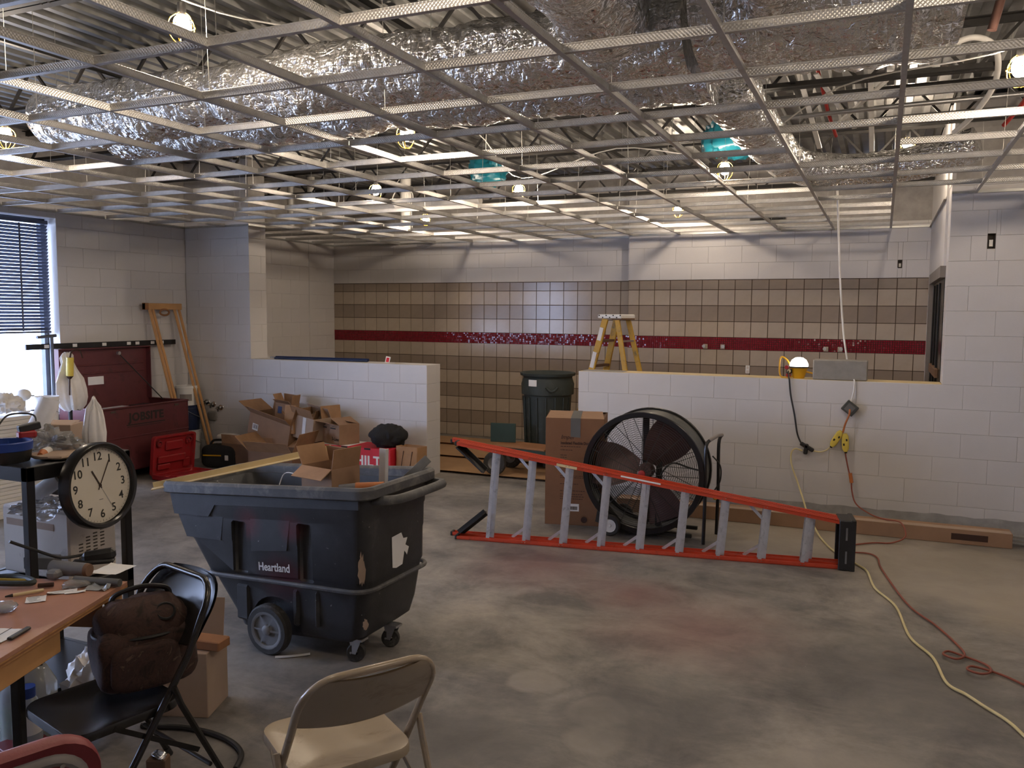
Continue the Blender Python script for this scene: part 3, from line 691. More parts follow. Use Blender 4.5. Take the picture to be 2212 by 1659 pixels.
for sg in (-1, 1):
    for k, (poly, y0, tk) in enumerate((([(-.615, .73), (-.362, .722), (-.312, .79), (.64, .80), (.64, .852), (-.645, .852)], .316, .013),
        ([(-.535, .60), (-.285, .592), (-.262, .742), (-.07, .747), (-.07, .788), (-.315, .785), (-.366, .722), (-.595, .725)], .309, .008),
        ([(-.07, .545), (.172, .56), (.200, .752), (.378, .757), (.378, .795), (-.07, .79)], .309, .008))):
        MB().prism([(u, z+TS*u) for u, z in poly], tk, Matrix(((1, 0, 0, 0), (0, 0, -sg if sg < 0 else 1, 0), (0, 1, 0, 0), (0, 0, 0, 1))) if sg > 0 else Matrix(((1, 0, 0, 0), (0, 0, -1, 0), (0, 1, 0, 0), (0, 0, 0, 1))), y0-.004).build('side_rib', 'cart', CT)
    for u0, u1 in ((-.20, -.11), (.19, .23), (.335, .36)):
        MB().box(tl((u0+u1)/2, sg*.282, .25), (u1-u0, .03, .2), bev=.012).build('lower_rib', 'cart', CT)
MB().tube([tl(px, py, .405-.03*(px+.4)) for px, py in rrect(1.085, .64, .10, 6, .135, 0)], .0125, 8, True).build('bumper_band', 'cart_dusty', CT)
prof = [(-.012, .848), (-.0, .856), (0, .898), (-.012, .912), (-.034, .912), (-.05, .900), (-.054, .85), (-.03, .845)]
rr = [[(tl(px, py, z)) for px, py in rrect(1.436+2*o, .70+2*o, .085+o, 6)] for o, z in prof]
m = MB(); nn = len(rr[0])
for j in range(len(rr)):
    k = (j+1) % len(rr); m.add(rr[j]+rr[k], [(i, (i+1) % nn, nn+(i+1) % nn, nn+i) for i in range(nn)], None, True)
m.build('rim', 'cart_dusty', CT)
hp = spline([tl(.655, -.23, .83), tl(.745, -.225, .835), tl(.79, -.17, .835), tl(.80, .03, .835), tl(.79, .24, .835), tl(.745, .29, .835), tl(.655, .30, .83)], 6)
MB().tube(hp, .026, 10, flat=.8).build('handle', 'cart_dusty', CT)
def wheel(parent, x, y, z, r, w, axis_sign):
    Rm = Matrix.Translation((x, y, z)) @ Matrix.Rotation(R(90)*axis_sign, 4, 'X')
    o = MB().lathe([(r*.74, -w/2), (r*.93, -w/2), (r, -w*.3), (r, w*.3), (r*.93, w/2), (r*.74, w/2), (r*.74, -w/2)], 36, Rm).build('wheel', 'dark_rubber', parent)
    h = MB().lathe([(r*.62, w*.42), (r*.70, w*.5), (r*.76, w*.5), (r*.76, -w*.4)], 36, Rm).lathe([(0, w*.25), (r*.62, w*.25), (r*.64, w*.42)], 36, Rm).lathe([(0, w*.62), (r*.12, w*.62), (r*.2, w*.5), (r*.22, w*.2)], 20, Rm)
    for k in range(6):
        a = 2*PI*k/6; h.add([(r*.15*math.cos(a-.25), r*.15*math.sin(a-.25), w*.48), (r*.15*math.cos(a+.25), r*.15*math.sin(a+.25), w*.48), (r*.66*math.cos(a+.06), r*.66*math.sin(a+.06), w*.40), (r*.66*math.cos(a-.06), r*.66*math.sin(a-.06), w*.40)], [(0, 1, 2, 3)], Rm)
    h.build('hub', 'grey_plastic', o); return o
for sg in (-1, 1): wheel(CT, .06, sg*.325, .136, .136, .06, -sg)
MB().cyl((.06, -.34, .136), (.06, .34, .136), .012).build('axle', 'steel', CT)
for x, y in ((.53, -.20), (.585, .04)):
    w_ = MB().lathe([(.012, -.017), (.045, -.017), (.05, -.01), (.05, .01), (.045, .017), (.012, .017)], 20, Matrix.Translation((x, y, .051)) @ Matrix.Rotation(R(90), 4, 'X') @ Matrix.Rotation(R(25), 4, 'Y')).build('caster_wheel', 'dark_rubber', CT)
    f = MB()
    for s in (-1, 1): f.add([(x-.03, y+s*.024, .13), (x+.05, y+s*.024, .13), (x+.012, y+s*.024, .045), (x-.012, y+s*.024, .045)], [(0, 1, 2, 3)])
    f.box((x+.01, y, .125), (.09, .06, .012)).cyl((x-.016, y-.03, .051), (x-.016, y+.03, .051), .006, n=8); f.build('caster_fork', 'steel', CT)
tx = text('Heartland', .062, 'white_plastic', CT, tl(.09, -.3175, .466), (R(90), R(-3.8), 0), .0005, .001, sx=.86)
lm = MB(); random.seed(11); pz = [(-.06, .60), (.03, .605), (.05, .57), (.09, .565), (.07, .53), (.105, .51), (.085, .47), (.06, .50), (.04, .43), (-.02, .425), (-.055, .435)]
lm.prism(pz, .0015, Matrix(((0, 0, 1, .662), (1, 0, 0, 0), (0, 1, 0, TS*.66), (0, 0, 0, 1)))); lm.build('torn_label', 'paper', CT)
for (u, z, w, h) in ((.64, .49, .020, .085), (.645, .20, .016, .03)):
    pts = [(w*math.cos(2*PI*k/22)*(.75+.9*noise.noise(Vector((k*1.7, u*9, 0)))), h*math.sin(2*PI*k/22)*(.95+.5*noise.noise(Vector((k*1.3, 3, z*9))))) for k in range(22)]
    MB().prism(pts, .001, Matrix.Translation(tl(u, -.3005 if z > .4 else -.277, z)) @ Matrix.Rotation(R(45), 4, 'Z') @ Matrix.Rotation(R(90), 4, 'X')).build('scuff', 'card_pale', CT)
CTM = Matrix.Translation((-2.98, 3.75, 0)) @ Matrix.Rotation(th, 4, 'Z')
def cw(u, v, z): return tuple(CTM @ Vector(tl(u, v, z)))
# scrap in the truck
tag(MB().bar(cw(-.735, -.37, .872), cw(.0, .29, 1.0), .045, .004).bar(cw(-.74, -.355, .893), cw(-.005, .305, 1.02), .004, .03).build('angle_strip', 'trim_tan'), 'long tan metal angle strip lying across the left rim of the black cart', 'metal strip')
tag(MB().bar(cw(.545, .02, .55), cw(.56, .02, 1.06), .05, .004, up=(0, 1, 0)).bar(cw(.574, .008, .55), cw(.589, .008, 1.06), .004, .03, up=(0, 1, 0)).build('wall_angle_offcut', 'paint_flat'), 'white angle offcut standing upright in the black cart', 'metal strip')
tag(MB().bar(cw(.46, .16, .74), cw(.67, .30, .965), .004, .05).bar(cw(.46, .17, .72), cw(.67, .31, .945), .03, .004).build('tee_offcut', 'galv'), 'grey steel tee offcut leaning on the right rim of the black cart', 'metal strip')
t = thing('scraper', 'scraper with an orange and grey handle on the scrap in the black cart', 'tool', cw(.48, -.12, .875), R(22))
MB().cyl((0, 0, 0), (.15, 0, .012), .024, .019, 14).build('grip', 'cord_orange', t); MB().cyl((-.09, 0, -.004), (0, 0, 0), .016, .021, 12).build('collar', 'grey_plastic', t); MB().box((-.15, 0, -.012), (.13, .08, .003)).build('blade', 'steel', t)
tag(MB().tube(spline([cw(-.33, .22, .80), cw(-.30, .25, .87), cw(-.1, .20, .84), cw(.06, .05, .80)], 6), .003, 6).build('wire_offcut', 'cord_white'), 'thin bent white wire hanging inside the black cart', 'wire')
tag(MB().blob(cw(0, 0, .46), (.80, .38, .34), 4, 40, 16, .2, 5, Euler((0, -TS, th)), 3).build('scrap_heap', 'card_dark'), 'heap of dusty scrap deep inside the black cart', 'scrap')
def carton(name, label, w, d, h, loc, rz=0, flaps=(100, 100, 100, 100), mat='card', rot=None, group=None, t=.005, fl=.5, inside='card_in'):
    """open carton: four sides and a bottom, flaps as parts (front, right, back, left; opening angle from closed, None for no flap)"""
    o = thing(name, label, 'box', loc, rz, group, rot)
    b = MB()
    for c, s in (((0, 0, t/2), (w, d, t)), ((0, -d/2+t/2, h/2), (w, t, h)), ((0, d/2-t/2, h/2), (w, t, h)), ((-w/2+t/2, 0, h/2), (t, d-2*t, h)), ((w/2-t/2, 0, h/2), (t, d-2*t, h))): b.box(c, s)
    b.build('carton_body', mat, o)
    for i, a in enumerate(flaps):
        if a is None: continue
        L = (w if i % 2 == 0 else d)-.006; D = (d if i % 2 == 0 else w)*fl
        f = MB().box((0, D/2, 0), (L, D, .004)).build('flap', inside if a > 70 else mat, o)
        r_ = [0, 90, 180, -90][i]; px, py = [(0, -d/2+.003), (w/2-.003, 0), (0, d/2-.003), (-w/2+.003, 0)][i]
        f.rotation_euler = Euler((R(a), 0, R(r_)), 'XYZ'); f.location = (px, py, h)
    return o
carton('open_carton', 'open brown carton with raised flaps sticking out of the black cart', .24, .20, .30, cw(.27, -.06, .68), R(-12), (212, 100, 75, 115), 'card', fl=.45)
# ---------------------------------------------------------------- orange stepladder lying on its side
LA = thing('stepladder', 'orange fibreglass stepladder with aluminium steps lying on its side on the floor', 'ladder', (-3.08, 5.845, 0), math.atan2(.49, 2.98))
LL = 2.95; ztop = lambda x: .795-.150*x
def rail(y0, y1, dx, top):
    m = MB(); t_ = .028
    z0, z1 = (ztop(-dx)-.014, ztop(LL)-.014) if top else (.016, .016)
    yc = (y0+y1)/2; w = y1-y0; sgn = -1 if top else 1
    m.bar((-dx, yc, z0-sgn*.010), (LL, yc, z1-sgn*.010), w, .006)
    for y in (y0+.004, y1-.004): m.bar((-dx, y, z0), (LL, y, z1), .008, t_)
    for f in (.3, .62): m.bar((-dx, y0+w*f, z0-sgn*.014), (LL, y0+w*f, z1-sgn*.014), .006, .004)
    return m
for tp in (0, 1):
    rail(0, .08, 0, tp).build('front_rail', 'orange', LA); rail(.10, .165, .07, tp).build('rear_rail', 'orange', LA)
    for y0, dx in ((.04, .0), (.132, .07)): MB().box((-dx-.004, y0, (ztop(0)-.014 if tp else .016)), (.02, .082 if dx == 0 else .068, .036), bev=.004).build('rail_foot', 'black_plastic', LA)
    # black gusset plates at the foot end
    z = ztop(.10)-.03 if tp else .03
    MB().bar((.0, .05, z), (.225, .04, z+(-.19 if tp else .19)), .012, .11, up=(0, 1, 0)).bar((.0, .085, z), (.225, .075, z+(-.19 if tp else .19)), .06, .01, up=(0, 1, 0)).build('gusset', 'black_plastic', LA)
riv = MB()
for k in range(9):
    xb = .262+.2985*k; ta = math.tan(R(4.3)); zt_ = (ztop(xb)-.02)/(1+.15*ta); xt = xb+zt_*ta
    p0, p1 = (xb, 0, .03), (xt, 0, zt_)
    def off(dx, dy): return tuple(Vector(p0)+Vector((dx, dy, 0))), tuple(Vector(p1)+Vector((dx, dy, 0)))
    st = MB().bar(*off(.012, .037), .064, .003).bar(*off(0, .005), .004, .027, up=(1, 0, 0)).bar(*off(0, .068), .004, .027, up=(1, 0, 0)); st.build('step', 'alu', LA)
    for y in (.02, .06): pass
    for dx in (-.012, .012):
        riv.box((xb+dx, -.003, .018), (.007, .006, .007), bev=.002); riv.box((xt+dx, -.003, zt_+.006), (.007, .006, .007), bev=.002)
    if 0 < k < 8:
        MB().bar((xb-.115, .085, .03), (xb+.008, .06, .13), .022, .004, up=(0, 1, 0)).build('step_brace', 'alu', LA)
        if k < 4 or k == 7: MB().bar((xt-.115, .085, zt_+.0), (xt-.004, .06, zt_-.11), .022, .004, up=(0, 1, 0)).build('step_brace', 'alu', LA)
    if k == 8: MB().bar((xb+.06, .13, .03), (xt+.05, .13, zt_-.02), .03, .02).build('rear_bar', 'alu', LA)
riv.build('rivets', 'chrome', LA)
MB().bar((.82, -.003, ztop(.82)-.016), (.98, -.003, ztop(.98)-.016), .002, .02).build('rail_sticker', 'trim_tan', LA); MB().bar((1.32, -.003, ztop(1.32)-.004), (1.62, -.003, ztop(1.62)-.004), .002, .012).build('rail_sticker', 'paper', LA)
cap = MB().box((2.985, .085, .185), (.035, .235, .375), bev=.006).box((2.94, -.022, .185), (.10, .02, .36), bev=.005).box((2.94, .19, .185), (.10, .02, .36), bev=.005)
for z in (.01, .36): cap.box((2.94, .085, z), (.10, .21, .014), bev=.004)
cap.build('top_cap', 'black_plastic', LA)
for z in (.10, .27): MB().box((2.94, -.034, z), (.012, .004, .09)).build('cap_slot', 'grey_plastic', LA)
MB().cyl((3.0, .085, .185), (3.006, .085, .185), .05, n=20).build('cap_recess', 'hole_dark', LA)
# ---------------------------------------------------------------- drum fan
FA = math.atan2(.30, .954)
FN = thing('drum_fan', 'big black drum fan with dark blades in front of the half wall', 'fan', (-1.735, 6.53, 0), R(2))
fz, fr = .535, .485
Fm = Matrix.Translation((0, 0, fz)) @ Matrix.Rotation(R(90), 4, 'X')      # local z of the lathe looks to -y, the front
MB().lathe([(fr, 0), (fr, -.34), (fr-.006, -.34), (fr-.006, 0), (fr, 0)], 64, Fm).build('drum', 'fan_drum', FN)
for nm, z in (('front_ring', .0), ('rear_ring', -.36)):
    MB().lathe([(fr-.030, z+.012), (fr-.026, z+.02), (fr+.012, z+.02), (fr+.017, z+.01), (fr+.017, z), (fr-.030, z), (fr-.030, z+.012)], 64, Fm).build(nm, 'black_metal', FN)
    gq = MB()
    for k in range(24):
        r = .05+(fr-.09)*k/23; zz = z+.012+.03*(1-(r/fr)**2)*(1 if z == 0 else -1)
        gq.tube([tuple(Fm @ Vector((r*math.cos(2*PI*i/48), r*math.sin(2*PI*i/48), zz))) for i in range(48)], .0018, 4, True)
    for k in range(16):
        a = 2*PI*k/16; gq.tube([tuple(Fm @ Vector((r*math.cos(a), r*math.sin(a), z+.010+.03*(1-(r/fr)**2)*(1 if z == 0 else -1)))) for r in (.04, .25, fr-.03)], .0028, 5)
    gq.build('front_guard' if z == 0 else 'rear_guard', 'fan_dark', FN)
for k in range(3):
    a0 = R(55+120*k); bl = MB()
    def bp(i, j):
        r = .07+.37*j; tw = R(38-20*j); w = (.09+.10*math.sin(min(1, j*1.15)*PI*.62)); c = (i-.5)*2*w
        x, y, z = r, c*math.cos(tw), c*math.sin(tw)-.15
        return tuple(Fm @ Vector((x*math.cos(a0)-y*math.sin(a0), x*math.sin(a0)+y*math.cos(a0), z)))
    bl.grid(6, 8, bp); bl.build('blade', 'fan_blade', FN)
MB().lathe([(0, -.10), (.05, -.10), (.065, -.12), (.065, -.18), (0, -.18)], 24, Fm).build('hub', 'fan_blade', FN)
MB().lathe([(0, .046), (.022, .046), (.03, .04), (.03, .02)], 16, Fm).build('hub_badge', 'red_plastic', FN)
for x in (-.04, .075): MB().box((x+.02, .20, fz), (.05, .03, 2*fr-.03), bev=.004).build('motor_post', 'black_metal', FN)
MB().cyl((.03, .21, fz-.30), (.03, .36, fz-.30), .085, n=20).build('motor', 'fan_dark', FN)
MB().tube(spline([(.48, -.02, fz+.06), (.36, .12, fz+.05), (.22, .12, fz+.08), (.14, .1, fz), (.10, .16, fz-.12)], 6), .008, 6).build('power_cable', 'black_plastic', FN)
fb = MB()
for y in (.05, .33): fb.bar((-.36, y, .045), (.40, y, .045), .03, .03, .004)
fb.bar((-.36, .05, .045), (-.36, .33, .045), .03, .03).prism([(-.40, .09), (-.18, .02), (.12, .02), (.12, .06), (-.16, .10), (-.36, .32)], .012, Matrix(((1, 0, 0, 0), (0, 0, 1, .03), (0, 1, 0, 0), (0, 0, 0, 1)))).build('base_frame', 'fan_dark', FN)
for y, dx in ((-.0, 0), (.36, .05)):
    MB().tube(spline([(.50+dx, y, .002), (.505+dx, y, .4), (.50+dx, y, .76), (.52+dx, y+.04, .83)], 5), .014, 8).build('handle_leg', 'black_metal', FN)
MB().tube(spline([(.52, .04, .83), (.545, .10, .845), (.56, .25, .845), (.57, .40, .83)], 5), .014, 8).build('handle_bar', 'grey_frame', FN)
MB().tube(spline([(.54, .10, .70), (.60, .12, .62), (.60, .14, .50), (.56, .12, .42)], 6), .006, 6).build('coiled_cord', 'cord_black', FN)
MB().box((.57, .10, .385), (.03, .03, .07), bev=.006).build('plug', 'yellow_plastic', FN)
for y in (-.035, .40):
    Rm = Matrix.Translation((-.255, y, .088)) @ Matrix.Rotation(R(90), 4, 'X')
    w_ = MB().lathe([(.055, -.022), (.08, -.022), (.088, -.012), (.088, .012), (.08, .022), (.055, .022)], 28, Rm).build('wheel', 'dark_rubber', FN)
    MB().lathe([(0, .02), (.012, .02), (.016, .012), (.05, .010), (.057, .022), (.057, -.02)], 24, Rm).build('hub', 'white_plastic', w_)
MB().cyl((-.255, -.05, .088), (-.255, .42, .088), .008).build('axle', 'steel', FN)
# ---------------------------------------------------------------- tall duct carton
BX = thing('tall_carton', 'tall brown carton for insulated flexible duct, taped at the top, left of the drum fan', 'box', (-2.435, 6.92, 0), R(14))
w, d, h = .50, .50, .93
b = MB()
for c, s in (((0, 0, .003), (w, d, .006)), ((0, -d/2+.003, h/2), (w, .006, h)), ((0, d/2-.003, h/2), (w, .006, h)), ((-w/2+.003, 0, h/2), (.006, d-.012, h)), ((w/2-.003, 0, h/2), (.006, d-.012, h))): b.box(c, s)
b.build('carton_body', 'card_tall', BX)
MB().add([(-w/2, -d/2, h), (w/2, -d/2, h), (w/2-.03, 0, h+.035), (-w/2+.01, 0, h+.035)], [(0, 1, 2, 3)]).build('flap', 'card', BX); MB().add([(-w/2, d/2, h), (w/2, d/2, h), (w/2-.01, 0, h+.028), (-w/2+.01, 0, h+.028)], [(0, 1, 2, 3)]).build('flap', 'card', BX)
MB().add([(-w/2, -d/2, h), (-w/2, d/2, h), (-w/2-.01, .1, h+.03)], [(0, 1, 2)]).add([(w/2, -d/2, h), (w/2, d/2, h), (w/2-.04, 0, h+.01)], [(0, 1, 2)]).build('end_flap', 'card_dark', BX)
MB().add([(-.035, -d/2-.002, h-.16), (.05, -d/2-.002, h-.165), (.05, -d/2-.002, h+.001), (-.035, -d/2-.002, h+.001), (.045, 0, h+.038), (-.035, 0, h+.038)], [(0, 1, 2, 3), (3, 2, 4, 5)]).build('tape', 'tape_grey', BX)
def ct(s, size, x, z, al='LEFT', b=.0003, sx=1, shear=0): text(s, size, 'ink_brown', BX, (x, -d/2-.0012, z), (R(90), 0, 0), .0003, b, align=al, sx=sx, shear=shear, name='print')
ct('Imper', .05, -.12, .765, shear=.3); ct('Insulated Flexible Duct', .034, -.12, .715, b=.0012, sx=.80); 
for i, (z, ww) in enumerate(((.685, .16), (.655, .10), (.61, .05), (.59, .05), (.57, .05), (.53, .20), (.515, .18), (.43, .2), (.415, .19), (.36, .15), (.30, .2), (.27, .18), (.25, .2), (.23, .19))):
    ln = MB(); x = -.12; rnd = random.Random(i)
    while x < -.12+ww: q = rnd.uniform(.008, .025); ln.box((x+q/2, -d/2-.0008, z), (q, .0012, .005)); x += q+.005
    ln.build('print', 'ink_brown', BX)
MB().box((-.01, -d/2-.001, .155), (.11, .002, .065)).build('shipping_label', 'paper', BX)
bc = MB(); 
for k in range(18): bc.box((-.05+.0046*k, -d/2-.0026, .15), (.0012+.0014*(k % 3), .001, .03))
bc.build('barcode', 'ink', BX); MB().cyl((.09, -d/2, .05), (.09, -d/2-.0012, .05), .027, n=20).build('print', 'ink_brown', BX)
# ---------------------------------------------------------------- refuse can on its dolly
CN = thing('refuse_can', 'round dark green refuse can with a torn label behind the half wall end', 'bin', (-3.62, 9.2, 0))
MB().lathe([(0, .16), (.23, .16), (.25, .18), (.285, .86), (.31, .87), (.315, .99), (.285, 1.08), (.325, 1.09), (.332, 1.12), (.315, 1.125), (.30, 1.11), (.272, .95), (.235, .2), (0, .19)], 48).build('can_body', 'can_green', CN)
for a in (-60, 120): MB().tube([(.33*math.cos(R(a+q)), .33*math.sin(R(a+q)), .97-.05*math.cos(q/12*PI/2)) for q in range(-12, 13, 4)], .014, 8).build('handle', 'can_green', CN)
for a in range(200, 360, 22): MB().bar((.262*math.cos(R(a)), .262*math.sin(R(a)), .25), (.29*math.cos(R(a)), .29*math.sin(R(a)), .84), .012, .02).build('rib', 'can_green', CN)
MB().grid(8, 3, lambda i, j: (.323*math.cos(R(-112+20*i)), .323*math.sin(R(-112+20*i)), .975+.075*j), False).build('torn_label', 'paper', CN)
for k in range(5):
    a = 2*PI*k/5; MB().lathe([(0, -.012), (.035, -.012), (.035, .012), (0, .012)], 14, Matrix.Translation((.19*math.cos(a), .19*math.sin(a), .0355)) @ Matrix.Rotation(R(90), 4, 'X')).build('caster_wheel', 'dark_rubber', CN)
MB().cyl((0, 0, .08), (0, 0, .15), .24, n=32).build('dolly', 'black_plastic', CN)
# ---------------------------------------------------------------- green hand truck
HT = thing('hand_truck', 'dark green hand truck with a pneumatic tyre lying back on the kraft paper', 'hand truck', (-3.84, 8.56, 0), R(2))
MB().box((-.10, .08, .45), (.30, .22, .008), Euler((R(90), 0, R(8))), .003).build('toe_plate', 'hand_green', HT)
fm = MB()
for y in (-.1, .25): fm.bar((-.16, y, .29), (.55, y, .27), .035, .05)
for x in (0, .25, .5): fm.bar((x, -.1, .285), (x, .25, .285), .03, .03)
fm.build('frame', 'hand_green', HT); MB().box((.17, .06, .318), (.62, .36, .02), Euler((0, R(2), 0)), .004).build('deck_board', 'wood_dark', HT)
for y in (-.16, .32):
    Rm = Matrix.Translation((-.10, y, .135)) @ Matrix.Rotation(R(90), 4, 'X')
    w_ = MB().lathe([(.07, -.035), (.10, -.04), (.128, -.03), (.135, 0), (.128, .03), (.10, .04), (.07, .035)], 32, Rm).build('wheel', 'dark_rubber', HT)
    MB().lathe([(0, .03), (.02, .03), (.025, .02), (.05, .015), (.07, .035), (.072, -.03)], 24, Rm).build('hub', 'grey_plastic', w_)
    MB().bar((-.10, y*.86, .135), (.0, y*.86, .27), .012, .05).build('wheel_bracket', 'hand_green', HT)
# ---------------------------------------------------------------- kraft paper on the kitchen floor
for i, (y0, y1, x0, x1) in enumerate(((8.27, 9.25, -7.2, .40), (9.18, 10.12, -7.5, .42), (10.05, 10.72, -7.7, .42))):
    def fp(u, v, y0=y0, y1=y1, x0=x0, x1=x1, i=i):
        x = x0+(x1-x0)*u; y = y0+(y1-y0)*v+.02*noise.noise(Vector((x*1.3, i*5, 0)))
        if i == 2 and v > .9: y = min(y, 10.93)
        lift = max(0, 1-v*9)**2*(.022+.018*noise.noise(Vector((x*1.1, i, 7)))); return (x, y, .0025+.003*i+lift+.003*abs(noise.noise(Vector((x*2, y*2, i)))))
    tag(MB().grid(70, 16, fp, True, .0012).build('paper_sheet', 'floor_paper'), ('brown protective paper sheet nearest the passage between the half walls', 'brown protective paper sheet in the middle of the kitchen floor', 'brown protective paper sheet along the foot of the tiled wall')[i], 'floor paper')
# ---------------------------------------------------------------- yellow stepladder
YL = thing('stepladder', 'yellow fibreglass stepladder standing open behind the right half wall', 'ladder', (-2.90, 9.58, 0), R(-8))
hy = 1.79
def leg2(s, fx, tx_, z1=hy-.03): return (fx, s*.30, 0), (tx_, s*.155, z1)
for s in (-1, 1):
    MB().bar(*leg2(s, -.50, -.07), .075, .03, .004, up=(0, 1, 0)).build('front_rail', 'yellow', YL)
    MB().bar(*leg2(s, .48, .08), .06, .025, .004, up=(0, 1, 0)).build('rear_rail', 'yellow', YL)
    MB().box((-.50, s*.30, .02), (.09, .04, .04), bev=.006).build('foot', 'black_plastic', YL)
    MB().bar((-.24, s*.22, 1.05), (.22, s*.22, 1.05), .004, .02).build('spreader', 'steel', YL)
for k in range(5):
    z = .3*(k+1); f = z/hy; x = -.50+.43*f; w = .30-.145*f
    MB().box((x, 0, z), (.085, 2*w-.02, .028), bev=.003).build('step', 'card_dark', YL)
    if k % 2 == 0: MB().bar((.48-.40*f, -w, z), (.48-.40*f, w, z), .025, .02).build('rear_bar', 'steel', YL)
MB().box((0, 0, hy), (.30, .40, .05), bev=.008).build('top_cap', 'white_plastic', YL)
MB().box((.09, 0, hy-.03), (.14, .36, .02), bev=.006).build('cap_underside', 'card_dark', YL)
dm = MB()
for i in range(7): dm.cyl((-.13+.045*i, -.201, hy+.012*(-1)**i), (-.13+.045*i, -.203, hy+.012*(-1)**i), .009, n=8)
dm.build('cap_holes', 'ink', YL)
for z, hh in ((1.58, .16), (1.25, .24)):
    f = z/hy; MB().bar((-.50+.43*(z-hh/2)/hy, -.30+.145*f-.018, z-hh/2), (-.50+.43*(z+hh/2)/hy, -.30+.145*f-.018, z+hh/2), .05, .002, up=(0, 1, 0)).build('warning_sticker', 'paper', YL)
MB().bar((-.28, -.262, 1.02), (-.265, -.258, 1.10), .04, .003, up=(0, 1, 0)).build('warning_sticker', 'ink', YL)
# ---------------------------------------------------------------- folding chairs
def folding_chair(name, label, loc, heading, mat, seat_mat, feet='black_plastic', padded=None, sz=.44, top=.79):
    """local frame: front of the chair towards +y"""
    t = thing(name, label, 'chair', loc, heading-PI/2)
    yf = lambda z: .26-.66*z      # line of the back tube
    W_ = .215
    pts = [(-W_, yf(0), .012), (-W_, yf(.3), .3), (-W_+.002, yf(.6), .6)]
    for a in range(0, 91, 15): pts.append((-W_+.10-.10*math.cos(R(a)), yf(.68+.10*math.sin(R(a))), top-.11+.11*math.sin(R(a))))
    P = pts+[(-x, y, z) for x, y, z in pts[::-1]]
    MB().tube(P, .0125, 10).build('back_frame', mat, t)
    def rl(s): return [(s*(W_+.022), yf(.51)+.012, .51), (s*(W_+.022), -.09, .44), (s*(W_+.022), -.30, .012)]
    for s in (-1, 1):
        MB().tube(rl(s), .0115, 8).build('rear_leg', mat, t)
        MB().cyl((s*(W_+.022), -.303, 0), (s*(W_+.022), -.288, .03), .016, n=12).build('foot', feet, t); MB().cyl((s*W_, yf(0), 0), (s*W_, yf(.03), .03), .017, n=12).build('foot', feet, t)
        MB().bar((s*(W_-.018), .13, .425), (s*(W_+.012), -.16, .24), .003, .018).build('link_bar', mat, t)
    MB().tube([(-W_-.02, -.20, .17), (W_+.02, -.20, .17)], .008, 8).build('rear_stretcher', mat, t); MB().tube([(-W_, yf(.14), .14), (W_, yf(.14), .14)], .008, 8).build('front_stretcher', mat, t)
    # seat: dished pan with rolled rim
    o_ = rrect(.395, .40, .07, 5, 0, .07); i_ = rrect(.34, .345, .06, 5, 0, .07)
    rg = [[(x, y, sz-.028) for x, y in o_], [(x, y, sz-.004) for x, y in o_], [(x*.985, .07+(y-.07)*.985, sz+.002) for x, y in o_], [(x, y, sz-.001) for x, y in i_], [(x*.8, .07+(y-.07)*.8, sz-.010) for x, y in i_], [(x*.3, .07+(y-.07)*.3, sz-.014) for x, y in i_]]
    MB().loft(rg, True, True).build('seat', seat_mat, t)
    if padded: MB().blob((0, .03, sz+.012), (.37, .37, .05), 5, 32, 10).build('seat_pad', padded, t)
    def bk(i, j, off=0):
        x = (i-.5)*2; z = .60+.03*x*x+(top-.005-.60-.03*x*x)*j
        zc = min(z, top-.004); hw = W_ if zc < top-.11 else W_-.10+.10*math.sqrt(max(0, 1-((zc-top+.11)/.11)**2))
        return (x*hw, yf(zc)-.03*(1-x*x)+off-.002, zc)
    bm_ = MB(); nx, ny = 24, 12
    v1 = [bk(i/nx, j/ny, .006) for j in range(ny+1) for i in range(nx+1)]; v2 = [bk(i/nx, j/ny, -.006) for j in range(ny+1) for i in range(nx+1)]
    F = [(j*(nx+1)+i, j*(nx+1)+i+1, (j+1)*(nx+1)+i+1, (j+1)*(nx+1)+i) for j in range(ny) for i in range(nx)]
    bm_.add(v1, F, None, True).add(v2, [f[::-1] for f in F], None, True); q = (nx+1)*(ny+1)
    bm_.add(v1[:nx+1]+v2[:nx+1], [(i, i+1, nx+2+i, nx+1+i) for i in range(nx)])
    bm_.build('backrest', seat_mat if not padded else mat, t)
    bot = [bk(i/nx, 0) for i in range(nx+1)]; MB().tube(bot, .006, 6).build('backrest_hem', mat, t)
    if padded:
        v = [[bk(.03+.94*i/nx, .04+.96*j/ny, .007+.022*(math.sin(PI*min(1, max(0, i/nx)))**.3)*(math.sin(PI*min(1, j/ny*.9+.05))**.3)) for i in range(nx+1)] for j in range(ny+1)]
        MB().grid(nx, ny, lambda a, b: v[round(b*ny)][round(a*nx)]).build('back_pad', padded, t)
    return t
folding_chair('folding_chair', 'beige metal folding chair in the foreground, seen from behind, empty seat', (-1.53, 2.13, 0), R(147), 'beige_metal', 'beige_metal')
folding_chair('folding_chair', 'black metal folding chair with a brown camouflage bag on its seat', (-2.465, 2.09, 0), R(256), 'black_gloss', 'black_gloss', top=.835)
